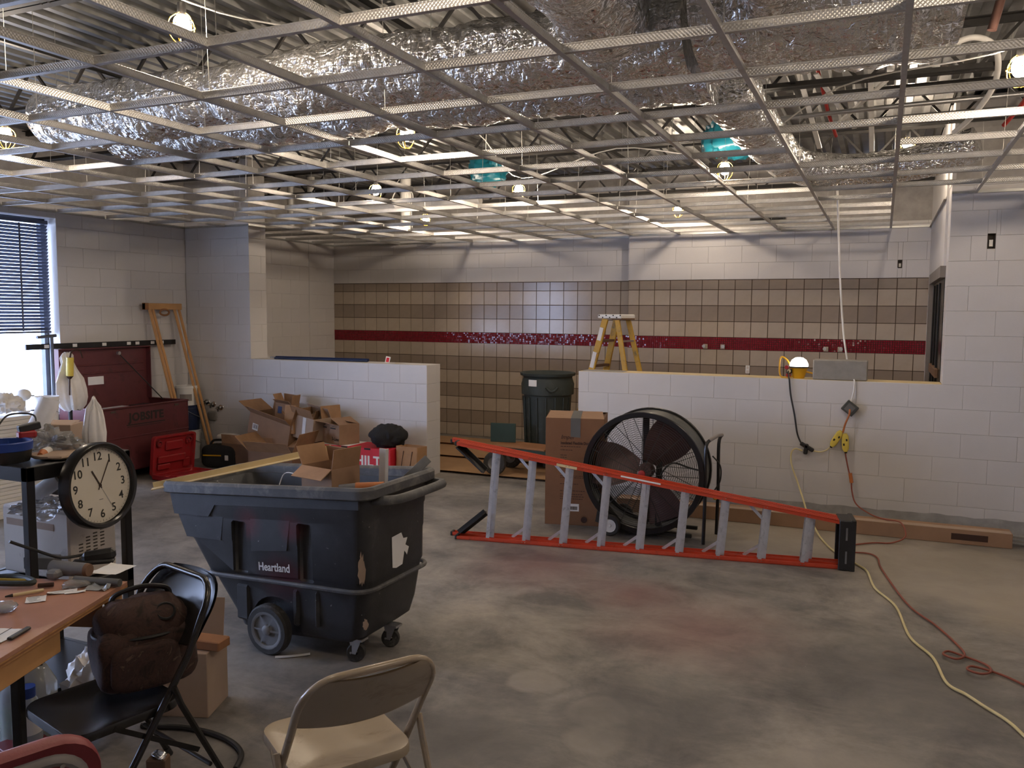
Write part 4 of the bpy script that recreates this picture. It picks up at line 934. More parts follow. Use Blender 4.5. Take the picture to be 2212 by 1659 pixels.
# ---------------------------------------------------------------- camouflage bag on the black chair
BG = thing('camouflage_bag', 'brown camouflage lunch bag with a loop handle on the black folding chair', 'bag', (-2.475, 2.20, .452), R(60))
MB().blob((0, 0, .115), (.35, .25, .23), 5, 36, 18, .08, 7, None, 2, True).build('bag_body', 'brown_bag', BG)
MB().blob((0, 0, .215), (.325, .235, .20), 2.6, 36, 18, .10, 7, None, 4).build('bag_lid', 'brown_bag', BG)
MB().tube([(.175*math.cos(a)*.98, .12*math.sin(a), .20) for a in [2*PI*k/40 for k in range(40)]], .007, 6, True).build('zip', 'black_plastic', BG)
MB().tube(spline([(-.10, .03, .28), (-.09, .03, .325), (0, .03, .345), (.09, .03, .325), (.10, .03, .28)], 6), .014, 8, flat=.6).build('handle', 'black_plastic', BG)
MB().lathe([(.026, 0), (.031, .004), (.036, 0)], 24, Matrix.Translation((.06, -.088, .275)) @ Matrix.Rotation(R(48), 4, 'X')).build('badge', 'black_plastic', BG)
MB().blob((-.02, -.125, .10), (.24, .05, .17), 4, 28, 12, .03, 8, None, 6).build('front_pocket', 'brown_bag', BG)
# ---------------------------------------------------------------- maroon padded chair at the frame edge
MC = thing('padded_chair', 'maroon padded chair with a grey frame at the lower frame corner', 'chair', (-2.03, 1.265, 0), R(159)-PI/2)
Bm = Matrix.Translation((0, -.25, .64)) @ Matrix.Rotation(R(12), 4, 'X') @ Matrix.Rotation(R(90), 4, 'X')
MB().loft([[tuple(Bm @ Vector((x*k, y*k, z))) for x, y in rrect(.43, .40, .11, 7)] for z, k in ((-.018, .93), (-.024, .97), (-.012, 1), (.012, 1), (.022, .985))]).build('back_pad', 'maroon_vinyl', MC)
MB().tube([tuple(Bm @ Vector((x, y, .022))) for x, y in [(.175, -.30)]+[p for p in rrect(.35, .33, .09, 7) if p[1] > -.02]+[(-.175, -.30)]], .017, 8, flat=.7).build('back_frame', 'grey_frame', MC)
for sx in (-.12, .12): MB().cyl(tuple(Bm @ Vector((sx, .148, .030))), tuple(Bm @ Vector((sx, .148, .038))), .006, n=10).build('screw', 'chrome', MC)
MB().blob((0, .03, .45), (.43, .43, .07), 5, 32, 12).build('seat_pad', 'maroon_vinyl', MC)
for sx in (-.19, .19):
    MB().tube([(sx, .22, .01), (sx, .20, .42)], .013, 8).build('leg', 'grey_frame', MC); MB().tube([(sx*.95, -.30, .01), (sx*.93, -.19, .42)], .013, 8).build('leg', 'grey_frame', MC)
# ---------------------------------------------------------------- plywood table
e1, e2 = Vector((.34, -.94, 0)).normalized(), Vector((-.94, -.34, 0)).normalized()
TB = thing('work_table', 'plywood topped work table with black metal legs, covered with tools and papers', 'table', (-2.665, 2.30, 0), math.atan2(e1.y, e1.x))
# local: +x along the edge towards the camera, -y across the top
TH = .77; TW, TLn = .72, 1.25
MB().box((TLn/2, -TW/2, TH-.009), (TLn, TW, .016), bev=.001).build('table_top', 'ply_top', TB)
for k, mt in enumerate(('ply_edge', 'wood_dark', 'ply_edge')): MB().box((TLn/2, -TW/2, TH-.020-.006*k), (TLn-.002*k, TW-.002*k, .0058)).build('ply_layer', mt, TB)
MB().box((.42+.42, -.045, TH-.036-.045), (.90, .035, .088), bev=.004).build('apron_board', 'wood', TB)
MB().box((.10, -.28, TH-.036-.055), (.035, .45, .11), bev=.003).build('cross_board', 'wood_dark', TB); MB().box((.045, -.035, TH-.036-.055), (.045, .05, .11), bev=.003).build('corner_block', 'wood', TB)
for x, y in ((.38, -.20), (.38, -.66), (1.1, -.20), (1.1, -.66)): MB().box((x, y, (TH-.05)/2), (.035, .035, TH-.05), bev=.004).build('leg', 'black_metal', TB)
TMx = Matrix.Translation((-2.665, 2.30, TH)) @ Matrix.Rotation(math.atan2(e1.y, e1.x), 4, 'Z')
kr_ = thing('key_ring', 'ring of small keys hanging from the table corner', 'keys', (-2.63, 2.31, .70))
MB().tube([(.016*math.cos(2*PI*k/20), 0, .016*math.sin(2*PI*k/20)) for k in range(20)], .0018, 5, True).build('ring', 'chrome', kr_)
for a in (-20, 5, 28): MB().box((.02*math.sin(R(a)), .003*a/20, -.035), (.016, .002, .04), Euler((0, R(-a), 0)), .001).build('key', 'steel', kr_)
HB = TH+.0008
t = thing('heat_gun', 'dark grey barrel-shaped tool with a black cable lying on the table', 'tool', (-2.90, 2.245, HB+.031), R(14)); MB().cyl((-.09, 0, 0), (.06, 0, 0), .031, .027, 20).build('barrel', 'grey_plastic', t); MB().cyl((.06, 0, 0), (.075, 0, 0), .027, .024, 20).build('nozzle', 'card_dark', t); MB().box((-.05, -.03, -.01), (.05, .07, .035), bev=.01).build('grip', 'grey_plastic', t)
tag(MB().tube([(-2.82+.19*i/8, 2.19+.045*i/8, HB+.0155) for i in range(9)], .015, 14).build('grey_tube', 'tape_grey'), 'grey foam tube lying near the table corner', 'tube')
def paper(name, label, x, y, w, d, rz, mat='paper', z=0, lines=0, curl=.004):
    t = thing(name, label, 'paper', (x, y, HB+z), rz)
    MB().grid(8, 6, lambda u, v: ((u-.5)*w, (v-.5)*d, .0012+curl*abs(u-.5)*2*noise.noise(Vector((u*3, v*3, x*20)))**2*4), True, .0006).build('sheet', mat, t)
    if lines:
        l = MB(); rnd = random.Random(int(x*100))
        for k in range(lines): q = rnd.uniform(.4, .8)*w; l.box((-.08*w+rnd.uniform(-.1, .1)*w, (k/(lines)-.42)*d, .0055), (q, d*.035, .0003))
        l.build('print', 'ink', t)
    return t
paper('note_pad', 'white square pad on the far corner of the table', -2.83, 2.375, .12, .13, R(12), z=.002)
paper('receipt', 'long white receipt on the table, in front of the grey tube', -2.775, 2.10, .10, .038, R(48), lines=3); paper('paper_slip', 'white printed slip on the table beside the marker', -2.79, 2.005, .065, .07, R(50), lines=6)
paper('paper_slip', 'blank white strip partly under the long receipt', -2.73, 2.12, .07, .025, R(48), z=.0002); paper('pale_card', 'pale blue plastic wrap under the grey tube', -2.69, 2.185, .09, .05, R(15), 'clear_plastic', .0, curl=.02)
paper('paper_sheet', 'white sheet with a black edge bar at the frame edge of the table', -2.585, 1.72, .12, .10, R(-70), lines=2); tag(MB().box((-2.53, 1.755, HB+.006), (.10, .018, .010), Euler((0, 0, R(-70))), .003).build('black_bar', 'black_plastic'), 'flat black bar along the near table edge', 'tool')
t = thing('marker', 'brass-coloured marker pen lying uncapped on the table', 'pen', (-2.865, 2.03, HB+.007), R(62)); MB().cyl((-.05, 0, 0), (.05, 0, 0), .0065, n=12).build('barrel', 'trim_tan', t); MB().cyl((-.075, 0, 0), (-.05, 0, 0), .003, .0065, 12).build('tip', 'ink', t)
tag(MB().cyl((-2.90, 2.095, HB+.009), (-2.86, 2.13, HB+.009), .0085, n=14).build('dark_pen', 'ink_brown'), 'short dark pen beside the brass-coloured pen', 'pen')
t = thing('hand_saw', 'green and black handled tool on the table by the stand post', 'tool', (-3.0, 2.10, HB+.014), R(15)); MB().tube(spline([(-.16, .01, 0), (-.05, .025, .005), (.04, .0, .006), (.07, -.03, .004), (.0, -.045, .002), (-.13, -.05, 0)], 6), .011, 8).build('frame', 'can_green', t); MB().bar((-.18, -.01, .0), (.06, .0, .004), .004, .008).build('strut', 'yellow_pale', t)
tag(MB().blob((-2.80, 1.87, HB+.014), (.13, .09, .03), 3, 22, 12, .2, 14, Euler((0, 0, R(30))), 8).build('plastic_wrap', 'clear_bag'), 'crumpled clear wrapper at the left of the table', 'wrapper')
tag(MB().blob((-2.78, 2.16, HB+.012), (.10, .05, .024), 3, 22, 12, .2, 16, Euler((0, 0, R(35))), 18).build('plastic_wrap', 'clear_bag'), 'small crumpled clear wrapper beside the grey tube', 'wrapper')
t = thing('glue_gun', 'black tool with its cable in front of the white microwave', 'tool', (-2.965, 2.42, HB+.03), R(40)); MB().box((0, 0, 0), (.13, .045, .05), Euler((0, R(-6), 0)), .014).build('tool_body', 'black_plastic', t); MB().box((-.02, -.01, -.02), (.16, .05, .018), bev=.006).build('tool_base', 'black_plastic', t)
tag(MB().tube(spline([(-3.02, 2.385, HB+.035), (-3.04, 2.30, HB+.045), (-3.05, 2.20, HB+.10), (-3.06, 2.10, HB+.16)], 8), .006, 8).build('tool_cable', 'cord_black'), 'thick black cable sagging in front of the white microwave', 'cable')
tag(MB().box((-3.19, 2.33, HB+.0-.0), (.13, .06, .05), Euler((0, 0, R(20))), .003).build('grey_carton', 'tape_grey'), 'small grey carton standing behind the stand post', 'box')
# ---------------------------------------------------------------- black metal stand with clock and clutter
SX0, SX1, SY0, SY1, SZ = -3.60, -3.085, 2.20, 2.70, 1.20
ST = thing('metal_stand', 'black metal equipment stand behind the work table', 'stand', ((SX0+SX1)/2, (SY0+SY1)/2, 0))
cx, cy = (SX0+SX1)/2, (SY0+SY1)/2; hx, hyy = (SX1-SX0)/2, (SY1-SY0)/2
for i in (-1, 1):
    for j in (-1, 1): MB().box((i*(hx-.018), j*(hyy-.018), SZ/2), (.036, .036, SZ), bev=.003).build('post', 'black_metal', ST)
for z in (SZ, .66, .25):
    for j in (-1, 1): MB().box((0, j*(hyy-.012), z-.03), (2*hx, .024, .06), bev=.003).build('rail', 'black_metal', ST)
    for i in (-1, 1): MB().box((i*(hx-.012), 0, z-.03), (.024, 2*hyy, .06), bev=.003).build('rail', 'black_metal', ST)
    MB().box((0, 0, z-.008), (2*hx-.01, 2*hyy-.01, .012)).build('shelf', 'black_metal', ST)
CK = thing('wall_clock', 'round black-rimmed wall clock leaning on the black metal stand', 'clock', (-3.02, 2.475, 1.085)); cr = .184
CK.rotation_euler = Euler((R(90-5), 0, R(93)))      # face looks along local +z
MB().lathe([(cr-.026, .022), (cr-.02, .032), (cr-.008, .034), (cr, .022), (cr, -.016), (cr-.02, -.022), (0, -.022)], 72).build('case', 'black_gloss', CK)
MB().lathe([(0, .008), (cr-.024, .008)], 72).build('dial', 'clock_face', CK)
for k in range(12):
    a = 2*PI*(k+1)/12; text(str(k+1), .049, 'ink', CK, (math.sin(a)*cr*.665, math.cos(a)*cr*.665, .0088), (0, 0, 0), .0003, .0006, 'numeral')
mt = MB()
for k in range(60):
    a = 2*PI*k/60; L = .010 if k % 5 == 0 else .006; c, s_ = math.cos(a), math.sin(a)
    mt.box((math.sin(a)*(cr*.845-L/2), math.cos(a)*(cr*.845-L/2), .0088), (.0012, L, .0005), Euler((0, 0, -a)))
mt.build('minute_track', 'ink', CK)
for nm, ang, L, w_, b_ in (('hour_hand', 332, .075, .0065, .014), ('minute_hand', 30, .115, .0045, .02), ('second_hand', 152, .12, .0014, .03)):
    a = R(ang); MB().bar((-math.sin(a)*b_, -math.cos(a)*b_, .0105), (math.sin(a)*L, math.cos(a)*L, .0105), w_, .0012, up=(0, 0, 1)).build(nm, 'ink_brown' if nm[0] != 's' else 'steel', CK)
MB().cyl((0, 0, .009), (0, 0, .0135), .006, n=14).build('hand_pin', 'ink_brown', CK); MB().box((0, -.06, .0086), (.02, .003, .0003)).build('maker_mark', 'grey_frame', CK)
MB().lathe([(0, .026), (cr-.024, .024)], 48).build('lens', clear_pane(), CK)
MW = thing('microwave', 'white microwave oven with slotted vents on the lower shelf of the black stand', 'microwave', (-3.335, 2.525, .66))
MB().box((0, 0, .155), (.42, .24, .30), bev=.008).build('oven_case', 'cream_metal', MW)
for i in range(4):
    for j in range(6-(0 if i else 1)): MB().box((.2105, -.062+.036*i, .10+.0145*j+.010*i), (.002, .022, .006), bev=.001).build('vent_slot', 'hole_dark', MW)
MB().box((-.03, -.1206, .235), (.30, .002, .03)).build('pressed_band', 'card_pale', MW)
for x in (-.15, .15):
    for y in (-.08, .08): MB().cyl((x, y, 0), (x, y, .008), .012, n=10).build('foot', 'black_plastic', MW)
for y, z in ((.10, .05), (-.05, .27)): MB().cyl((.21, y, z), (.213, y, z), .004, n=8).build('screw', 'hole_dark', MW)
ZT = .967
t = thing('paper_roll', 'white paper roll lying tilted on the microwave under the stand top', 'roll', (-3.30, 2.43, ZT+.062), R(20)); MB().cyl((-.04, 0, -.005), (.06, .02, .065), .034, n=24).build('roll', 'white_sleeve', t); MB().cyl((.058, .0195, .0635), (.0605, .0201, .0655), .012, n=14).build('core', 'card', t)
tag(MB().blob((-3.20, 2.36, ZT+.028), (.20, .18, .055), 3, 36, 18, .5, 11, None, 21, True).build('plastic_bag', 'clear_bag'), 'shiny clear plastic bag on the microwave', 'bag')
tag(MB().box((-3.15, 2.52, ZT+.021), (.07, .11, .04), Euler((0, R(8), R(10))), .01).build('tool_case', 'black_plastic'), 'small black case at the front of the microwave behind the clock', 'case')
ZS = SZ+.0
t = thing('round_container', 'round black container with a blue band at the frame edge, on the black stand', 'container', (-3.30, 2.265, ZS)); MB().lathe([(0, 0), (.088, 0), (.094, .02), (.098, .052), (.09, .05), (0, .02)], 40).build('container_body', 'black_plastic', t); MB().lathe([(.0945, .045), (.100, .05), (.102, .082), (.098, .086), (.09, .084), (.088, .05)], 40).build('blue_band', 'blue_plastic', t)
tag(MB().blob((-3.30, 2.475, ZS+.052), (.23, .16, .10), 2.5, 40, 22, .6, 11, Euler((R(10), R(8), R(50))), 31, True).build('plastic_bag', 'clear_bag'), 'big crumpled clear plastic bag on top of the black stand', 'bag')
t = thing('battery_charger', 'black power adapter with its cable on the clear bag', 'charger', (-3.33, 2.395, ZS+.125), R(70)); MB().box((0, 0, 0), (.085, .04, .03), Euler((0, R(-10), 0)), .004).build('adapter', 'black_plastic', t); MB().box((-.01, -.0, -.03), (.07, .05, .035), bev=.008).build('red_lamp_cap', 'red_plastic', t)
tag(MB().tube(spline([(-3.33, 2.43, ZS+.13), (-3.38, 2.45, ZS+.17), (-3.42, 2.37, ZS+.175), (-3.40, 2.30, ZS+.13), (-3.38, 2.24, ZS+.115), (-3.36, 2.08, ZS+.112)], 8), .004, 6).build('adapter_cable', 'cord_black'), 'looped black cable of the power adapter on the stand', 'cable')
t = thing('glue_nozzle', 'small orange-tipped nozzle beside the blue-banded container', 'nozzle', (-3.22, 2.375, ZS+.022), R(-60)); MB().cyl((-.05, 0, .004), (0, 0, 0), .018, .02, 14).build('tube', 'white_plastic', t); MB().cyl((0, 0, 0), (.028, 0, -.004), .02, .012, 14).build('tip', 'cord_orange', t)
t = thing('small_carton', 'plain cream cardboard carton on the stand behind the white bag', 'box', (-3.42, 2.62, ZS), R(25)); MB().box((0, 0, .055), (.14, .12, .11), bev=.002).build('carton_body', 'card_pale', t); MB().box((0, 0, .1115), (.12, .1, .003), Euler((R(6), 0, 0))).build('flap', 'card_pale', t)
tag(MB().tube(spline([(-3.46, 2.50, ZS+.02), (-3.455, 2.515, ZS+.08), (-3.44, 2.55, ZS+.16), (-3.43, 2.575, ZS+.225)], 6), .042, 18).build('pipe_sleeve', 'white_sleeve'), 'white fibre pipe sleeve leaning up from the stand', 'sleeve')
t = thing('screwdriver', 'yellow and black handled screwdriver on the stand above the clock', 'tool', (-3.17, 2.60, ZS+.013), R(70)); MB().cyl((-.05, 0, 0), (-.01, 0, 0), .013, n=12).build('handle_cap', 'yellow_plastic', t); MB().cyl((-.01, 0, 0), (.06, 0, 0), .012, .009, 12).build('handle', 'black_plastic', t)
tag(MB().blob((-3.20, 2.44, ZS+.012), (.20, .22, .024), 3, 26, 10, .12, 10, None, 51, True).build('paper_heap', 'card_pale'), 'flat heap of crumpled packing paper at the front of the stand top', 'paper')
# ---------------------------------------------------------------- under the table
t = thing('green_jug', 'clear jug half full of green liquid under the work table', 'jug', (-3.13, 2.20, 0)); MB().lathe([(0, .002), (.095, .002), (.105, .02), (.105, .30), (.07, .37), (.03, .39), (.03, .41)], 32).build('jug_shell', 'clear_plastic', t); MB().lathe([(0, .008), (.098, .01), (.098, .20), (0, .20)], 32).build('liquid', 'green_liquid', t); MB().cyl((0, 0, .405), (0, 0, .43), .034, n=18).build('cap', 'white_plastic', t)
t = thing('clear_bottle', 'clear bottle with a blue cap and pale label under the work table', 'bottle', (-3.0, 2.10, .12)); MB().lathe([(0, 0), (.045, 0), (.052, .03), (.052, .16), (.03, .20)], 28).build('bottle_body', 'clear_plastic', t); MB().cyl((0, 0, .20), (0, 0, .24), .032, n=18).build('cap', 'blue_plastic', t); MB().lathe([(.0525, .06), (.0525, .15)], 28).build('label_band', 'paper', t)
t = thing('red_carton', 'red and black carton with a white label on the floor under the table', 'box', (-3.0, 2.10, 0), R(-12)); MB().box((0, 0, .06), (.24, .16, .12), bev=.002).build('carton_body', 'maroon_vinyl', t); MB().box((.03, -.081, .07), (.12, .002, .06)).build('label_patch', 'paper', t)
tag(MB().blob((-3.02, 2.42, .19), (.22, .20, .38), 2.4, 34, 24, .4, 8, None, 61, True).build('white_bag', 'white_bag'), 'slumped white plastic bag under the work table', 'bag')
t = thing('grey_carton', 'tall grey carton on the floor behind the black folding chair', 'box', (-2.86, 2.80, 0), R(20)); MB().box((0, 0, .15), (.26, .22, .30), bev=.003).build('carton_body', 'card_pale', t); MB().box((0, .105, .39), (.24, .004, .18), Euler((R(-8), 0, 0))).build('flap', 'card_pale', t)
tag(MB().box((-2.845, 2.79, .3235), (.36, .09, .042), Euler((0, 0, R(8))), .004).build('wood_offcut', 'wood_dark'), 'brown wood offcut sticking out behind the black folding chair', 'wood')
t = thing('torn_tin', 'small grey tin with a torn silver lid by the black chair leg', 'tin', (-2.52, 2.29, 0)); MB().box((0, 0, .045), (.075, .06, .09), Euler((0, 0, .4)), .006).build('tin_body', 'card_dark', t); MB().blob((.0, .0, .097), (.075, .05, .02), 3, 20, 10, .2, 22, None, 71).build('torn_lid', 'chrome', t)
tag(MB().tube(spline([(-2.9, 2.55, .012), (-2.7, 2.62, .012), (-2.5, 2.62, .012), (-2.35, 2.56, .012), (-2.28, 2.45, .012)], 8), .012, 8).build('floor_hose', 'cord_black'), 'black hose curving over the floor under the black chair', 'hose')
t = thing('paper_strip', 'white paper strip on the floor under the black cart', 'paper', (-2.79, 3.44, .0015), R(38)); MB().grid(8, 2, lambda u, v: ((u-.5)*.18, (v-.5)*.028, .004+.012*abs(u-.5)**2), True, .0008).build('strip', 'paper', t)
# ---------------------------------------------------------------- tool chest against the window wall
CH = thing('tool_chest', 'open maroon jobsite tool chest with raised lid, lettered JOBSITE', 'tool chest', (-7.63, 6.65, 0))
w, L, z0, z1 = .60, 1.20, .10, .80
b = MB()
for c, s in (((0, 0, z0+.005), (w, L, .01)), ((w/2-.004, 0, (z0+.47)/2), (.008, L, .47-z0)), ((w/2-.010, 0, (.47+z1)/2), (.008, L, z1-.47)), ((-w/2+.004, 0, (z0+z1)/2), (.008, L, z1-z0)), ((0, L/2-.004, (z0+z1)/2), (w, .008, z1-z0)), ((0, -L/2+.004, (z0+z1)/2), (w, .008, z1-z0)), ((w/2-.012, 0, z1-.008), (.05, L, .012)), ((0, L/2-.012, z1-.008), (w, .03, .012)), ((0, -L/2+.012, z1-.008), (w, .03, .012))): b.box(c, s, bev=.002)
b.build('chest_body', 'maroon_paint', CH); MB().box((w/2+.0, 0, .47), (.012, L, .016), bev=.004).build('front_ridge', 'maroon_paint', CH)
for y in (-.5, .5): MB().box((0, y, .05), (w-.06, .09, .1), bev=.004).build('skid', 'black_metal', CH)
ld = MB()
for c, s in (((-w/2-.005, -.03, 1.10), (.008, L, .61)), ((-w/2+.03, -.03, 1.405), (.075, L, .012)), ((-w/2+.03, L/2-.034, 1.10), (.075, .01, .61)), ((-w/2+.03, -L/2-.026, 1.10), (.075, .01, .61))): ld.box(c, s, bev=.002)
ld.build('lid', 'maroon_paint', CH)
for z in (1.22, 1.13): MB().box((-w/2+.004, -.03, z), (.012, L-.1, .02), bev=.004).build('lid_rib', 'maroon_paint', CH)
MB().box((-w/2+.0, -.135, 1.045), (.004, .20, .09)).build('instruction_label', 'paper', CH)
MB().bar((-w/2+.05, .14, 1.33), (.05, .47, .80), .02, .012).build('lid_stay', 'black_metal', CH); MB().cyl((-w/2+.04, .13, 1.34), (-w/2+.07, .13, 1.34), .02, n=12).build('stay_pivot', 'steel', CH)
lt = text('JOBSITE', .122, 'ink', CH, (w/2-.005, .005, .672), (R(90), 0, R(90)), .001, .0045, sx=1.02, sp=1.1)
MB().box((w/2-.0055, .0, .596), (.0015, .52, .012)).build('underline', 'ink', CH); MB().box((w/2-.0055, -.02, .575), (.0015, .46, .006)).build('underline', 'ink', CH)
for y in (-.43, .43): MB().box((w/2-.004, y, .755), (.003, .06, .02)).build('latch_slot', 'hole_dark', CH)
MB().box((0, -L/2-.004, .60), (.22, .01, .10), bev=.004).build('handle_plate', 'hole_dark', CH); MB().tube([(-.09, -L/2-.02, .63), (-.09, -L/2-.04, .57), (.09, -L/2-.04, .57), (.09, -L/2-.02, .63)], .008, 6).build('end_handle', 'steel', CH)
for i, (y, ln, mt, lab) in enumerate(((-.38, .32, 'hook_blue', 'blue tool case in the open tool chest'), (-.02, .30, 'white_plastic', 'white tool tray in the open tool chest'), (.32, .26, 'black_plastic', 'black tool case in the open tool chest'))):
    tag(MB().box((-7.65, 6.65+y, .60), (.36, ln, .30), Euler((0, 0, R(4*i))), .012).build('case', mt), lab, 'case')
LV = thing('spirit_level', 'long black spirit level with white windows lying on the raised chest lid', 'level', (-7.905, 6.66, 1.4125))
MB().box((0, 0, .03), (.024, 1.95, .058), bev=.003).build('level_body', 'black_metal', LV)
for y in (-.75, -.42, -.05, .28, .40, .62, .76): MB().box((.0125, y, .032), (.003, .055, .034), bev=.002).build('level_window', 'white_plastic', LV)
# hanging sheet and caulk gun at the chest lid
def drape(c, prof, folds, seed, sq=.5, n=72, rz=0, sway=(0, 0)):
    """hanging folded sheet: prof is (z, radius, fold depth) from the top down"""
    rings = []; z0 = prof[0][0]
    for z, r, fd in prof:
        ring = []
        for i in range(n):
            a = 2*PI*i/n; w = math.sin(folds*a+3*noise.noise(Vector((a, z*2, seed))))*.6+noise.noise(Vector((math.cos(a)*2.2, math.sin(a)*2.2, z*3+seed)))
            q = r*(1+fd*w); f = (z0-z); x, y = q*math.cos(a)*sq, q*math.sin(a)
            ring.append((c[0]+x*math.cos(rz)-y*math.sin(rz)+sway[0]*f, c[1]+x*math.sin(rz)+y*math.cos(rz)+sway[1]*f, c[2]+z+.03*noise.noise(Vector((a*2, z*5, seed)))))
        rings.append(ring)
    return MB().loft(rings, True, True)
tag(drape((-7.36, 5.72, 0), [(1.40, .04, .3), (1.36, .075, .3), (1.30, .065, .35), (1.22, .10, .35), (1.12, .15, .3), (1.02, .17, .3), (.95, .175, .35), (.88, .15, .4), (.83, .10, .4)], 7, 5, .5, rz=R(20), sway=(0, .12)).build('plastic_sheet', 'white_bag'), 'bunched translucent plastic sheet hung in front of the chest lid', 'plastic sheet')
tag(drape((-3.25, 2.655, ZS), [(.225, .006, .2), (.205, .014, .3), (.18, .03, .3), (.14, .038, .25), (.08, .046, .25), (.03, .044, .25), (.003, .034, .2)], 5, 9, .75).build('white_bag', 'white_bag'), 'upright white plastic bag on the stand behind the clock', 'bag')
t = thing('sheet_post', 'thin post that carries the bunched plastic sheet beside the chest', 'post', (-7.36, 5.74, 0)); MB().cyl((0, 0, .0), (0, 0, .9), .02, n=12).build('pole', 'black_metal', t); MB().cyl((0, 0, 0), (0, 0, .02), .14, n=20).build('base', 'black_metal', t)
t = thing('caulk_gun', 'yellow caulking gun hanging on the bunched plastic sheet', 'caulking gun', (-7.24, 5.66, 1.27), rot=(R(0), R(4), 0)); MB().cyl((0, 0, -.09), (0, 0, .09), .034, n=20).build('barrel', 'yellow_pale', t); MB().cyl((0, 0, -.12), (0, 0, -.09), .012, .034, 14).build('nozzle_end', 'ink_brown', t); MB().cyl((0, 0, -.28), (0, 0, -.12), .006, n=8).build('nozzle', 'ink_brown', t); MB().tube(spline([(0, 0, .09), (0, .02, .15), (0, .10, .16), (0, .14, .08)], 5), .008, 6).build('trigger_bow', 'ink_brown', t)
# wooden frame leaning in the corner
WF = thing('wooden_frame', 'tall narrow pine frame leaning in the corner beyond the tool chest', 'frame', (-7.72, 7.50, 0))
MB().box((-.20, -.03, 1.87), (.05, .56, .075), bev=.004).build('top_board', 'wood', WF); MB().box((-.20, -.285, 1.87), (.056, .05, .08), bev=.003).build('board_end', 'wood_dark', WF)
for y in (-.24, -.19, .14, .21): MB().bar((.22, y+.14, .0), (-.185, y, 1.835), .035, .022, .003).build('rail', 'wood', WF)
MB().tube([(-.17, -.03+.07*math.cos(2*PI*k/24), 1.80+.035*math.sin(2*PI*k/24)) for k in range(24)], .012, 6, True).build('rope_coil', 'wood_dark', WF)
# paint buckets in the corner
def bucket(name, lab, x, y, z, r, h, mat, handle=True, extra=None):
    t = thing(name, lab, 'bucket', (x, y, z)); MB().lathe([(0, 0), (r*.88, 0), (r, h*.86), (r*1.05, h*.87), (r*1.05, h*.92), (r*1.02, h*.93), (r*1.04, h), (r*.98, h), (r*.86, .02), (0, .02)], 36).build('bucket_body', mat, t)
    if handle: MB().tube([(r*1.06*math.cos(a), r*1.06*math.sin(a), h*.80-.10*abs(math.cos(a-PI/4))) for a in [R(-45-90+180*k/14) for k in range(15)]], .004, 5).build('handle', 'steel', t)
    return t
bx_, by_ = -7.815, 7.72
bucket('paint_bucket', 'white bucket at the foot of the bucket stack in the corner', bx_, by_, 0, .145, .36, 'white_plastic')
bk = bucket('paint_bucket', 'navy bucket in the middle of the bucket stack in the corner', bx_, by_, .362, .15, .30, 'navy')
MB().grid(6, 2, lambda u, v: (.152*math.cos(R(-80+36*u)), .152*math.sin(R(-80+36*u)), .12+.05*v), False).build('shop_mark', 'blue_plastic', bk)
m = MB(); q = [(-.035, .17), (0, .20), (.035, .17), (.03, .163), (0, .188), (-.03, .163)]
m.add([(.1535*math.cos(R(-62)+x/.153), .1535*math.sin(R(-62)+x/.153), z) for x, z in q], [(0, 1, 4, 5), (1, 2, 3, 4)]); m.build('roof_mark', 'paper', bk)
text("LOWE'S", .030, 'paper', bk, (.1545*math.cos(R(-62)), .1545*math.sin(R(-62)), .145), (R(90), 0, R(28)), .0004, .001)
bk = bucket('paint_bucket', 'white bucket with printed label on top of the bucket stack in the corner', bx_, by_, .664, .125, .24, 'white_plastic', False); MB().grid(6, 2, lambda u, v: (.118*math.cos(R(-90+70*u))*1.04, .118*math.sin(R(-90+70*u))*1.04, .06+.08*v), False).build('label_band', 'grey_frame', bk)
# plumbing on the pier
for x, z, lab in ((-7.698, .685, 'chrome valve stub on the pier, nearest the bucket stack'), (-7.593, .662, 'chrome valve stub on the pier, middle of three'), (-7.474, .627, 'chrome valve stub on the pier, furthest from the bucket stack')):
    t = thing('valve_stub', lab, 'valve', (x, YP, z), group='valve stubs on the pier'); Rm = Matrix.Rotation(R(90), 4, 'X'); MB().lathe([(0, 0), (.038, 0), (.034, .010), (.014, .016), (.012, .05), (0, .05)], 24, Rm).build('escutcheon', 'chrome', t); MB().cyl((0, -.045, 0), (0, -.075, 0), .016, n=14).cyl((0, -.055, 0), (0, -.06, -.045), .009, n=10).build('valve', 'fan_dark', t); MB().box((0, -.082, 0), (.045, .01, .014), bev=.004).build('valve_handle', 'chrome', t)
t = thing('patched_hole', 'grey foamed pipe hole in the pier under the valve stubs', 'pipe hole', (-7.612, YP, .515)); MB().blob((0, -.004, 0), (.16, .03, .13), 2.6, 26, 14, .08, 14, None, 91).build('foam_plug', 'lamp_grey', t)
# red tool case, open
RC = thing('tool_case', 'open red plastic tool case leaning on the tool chest', 'tool case', (-7.12, 6.80, 0), R(86))
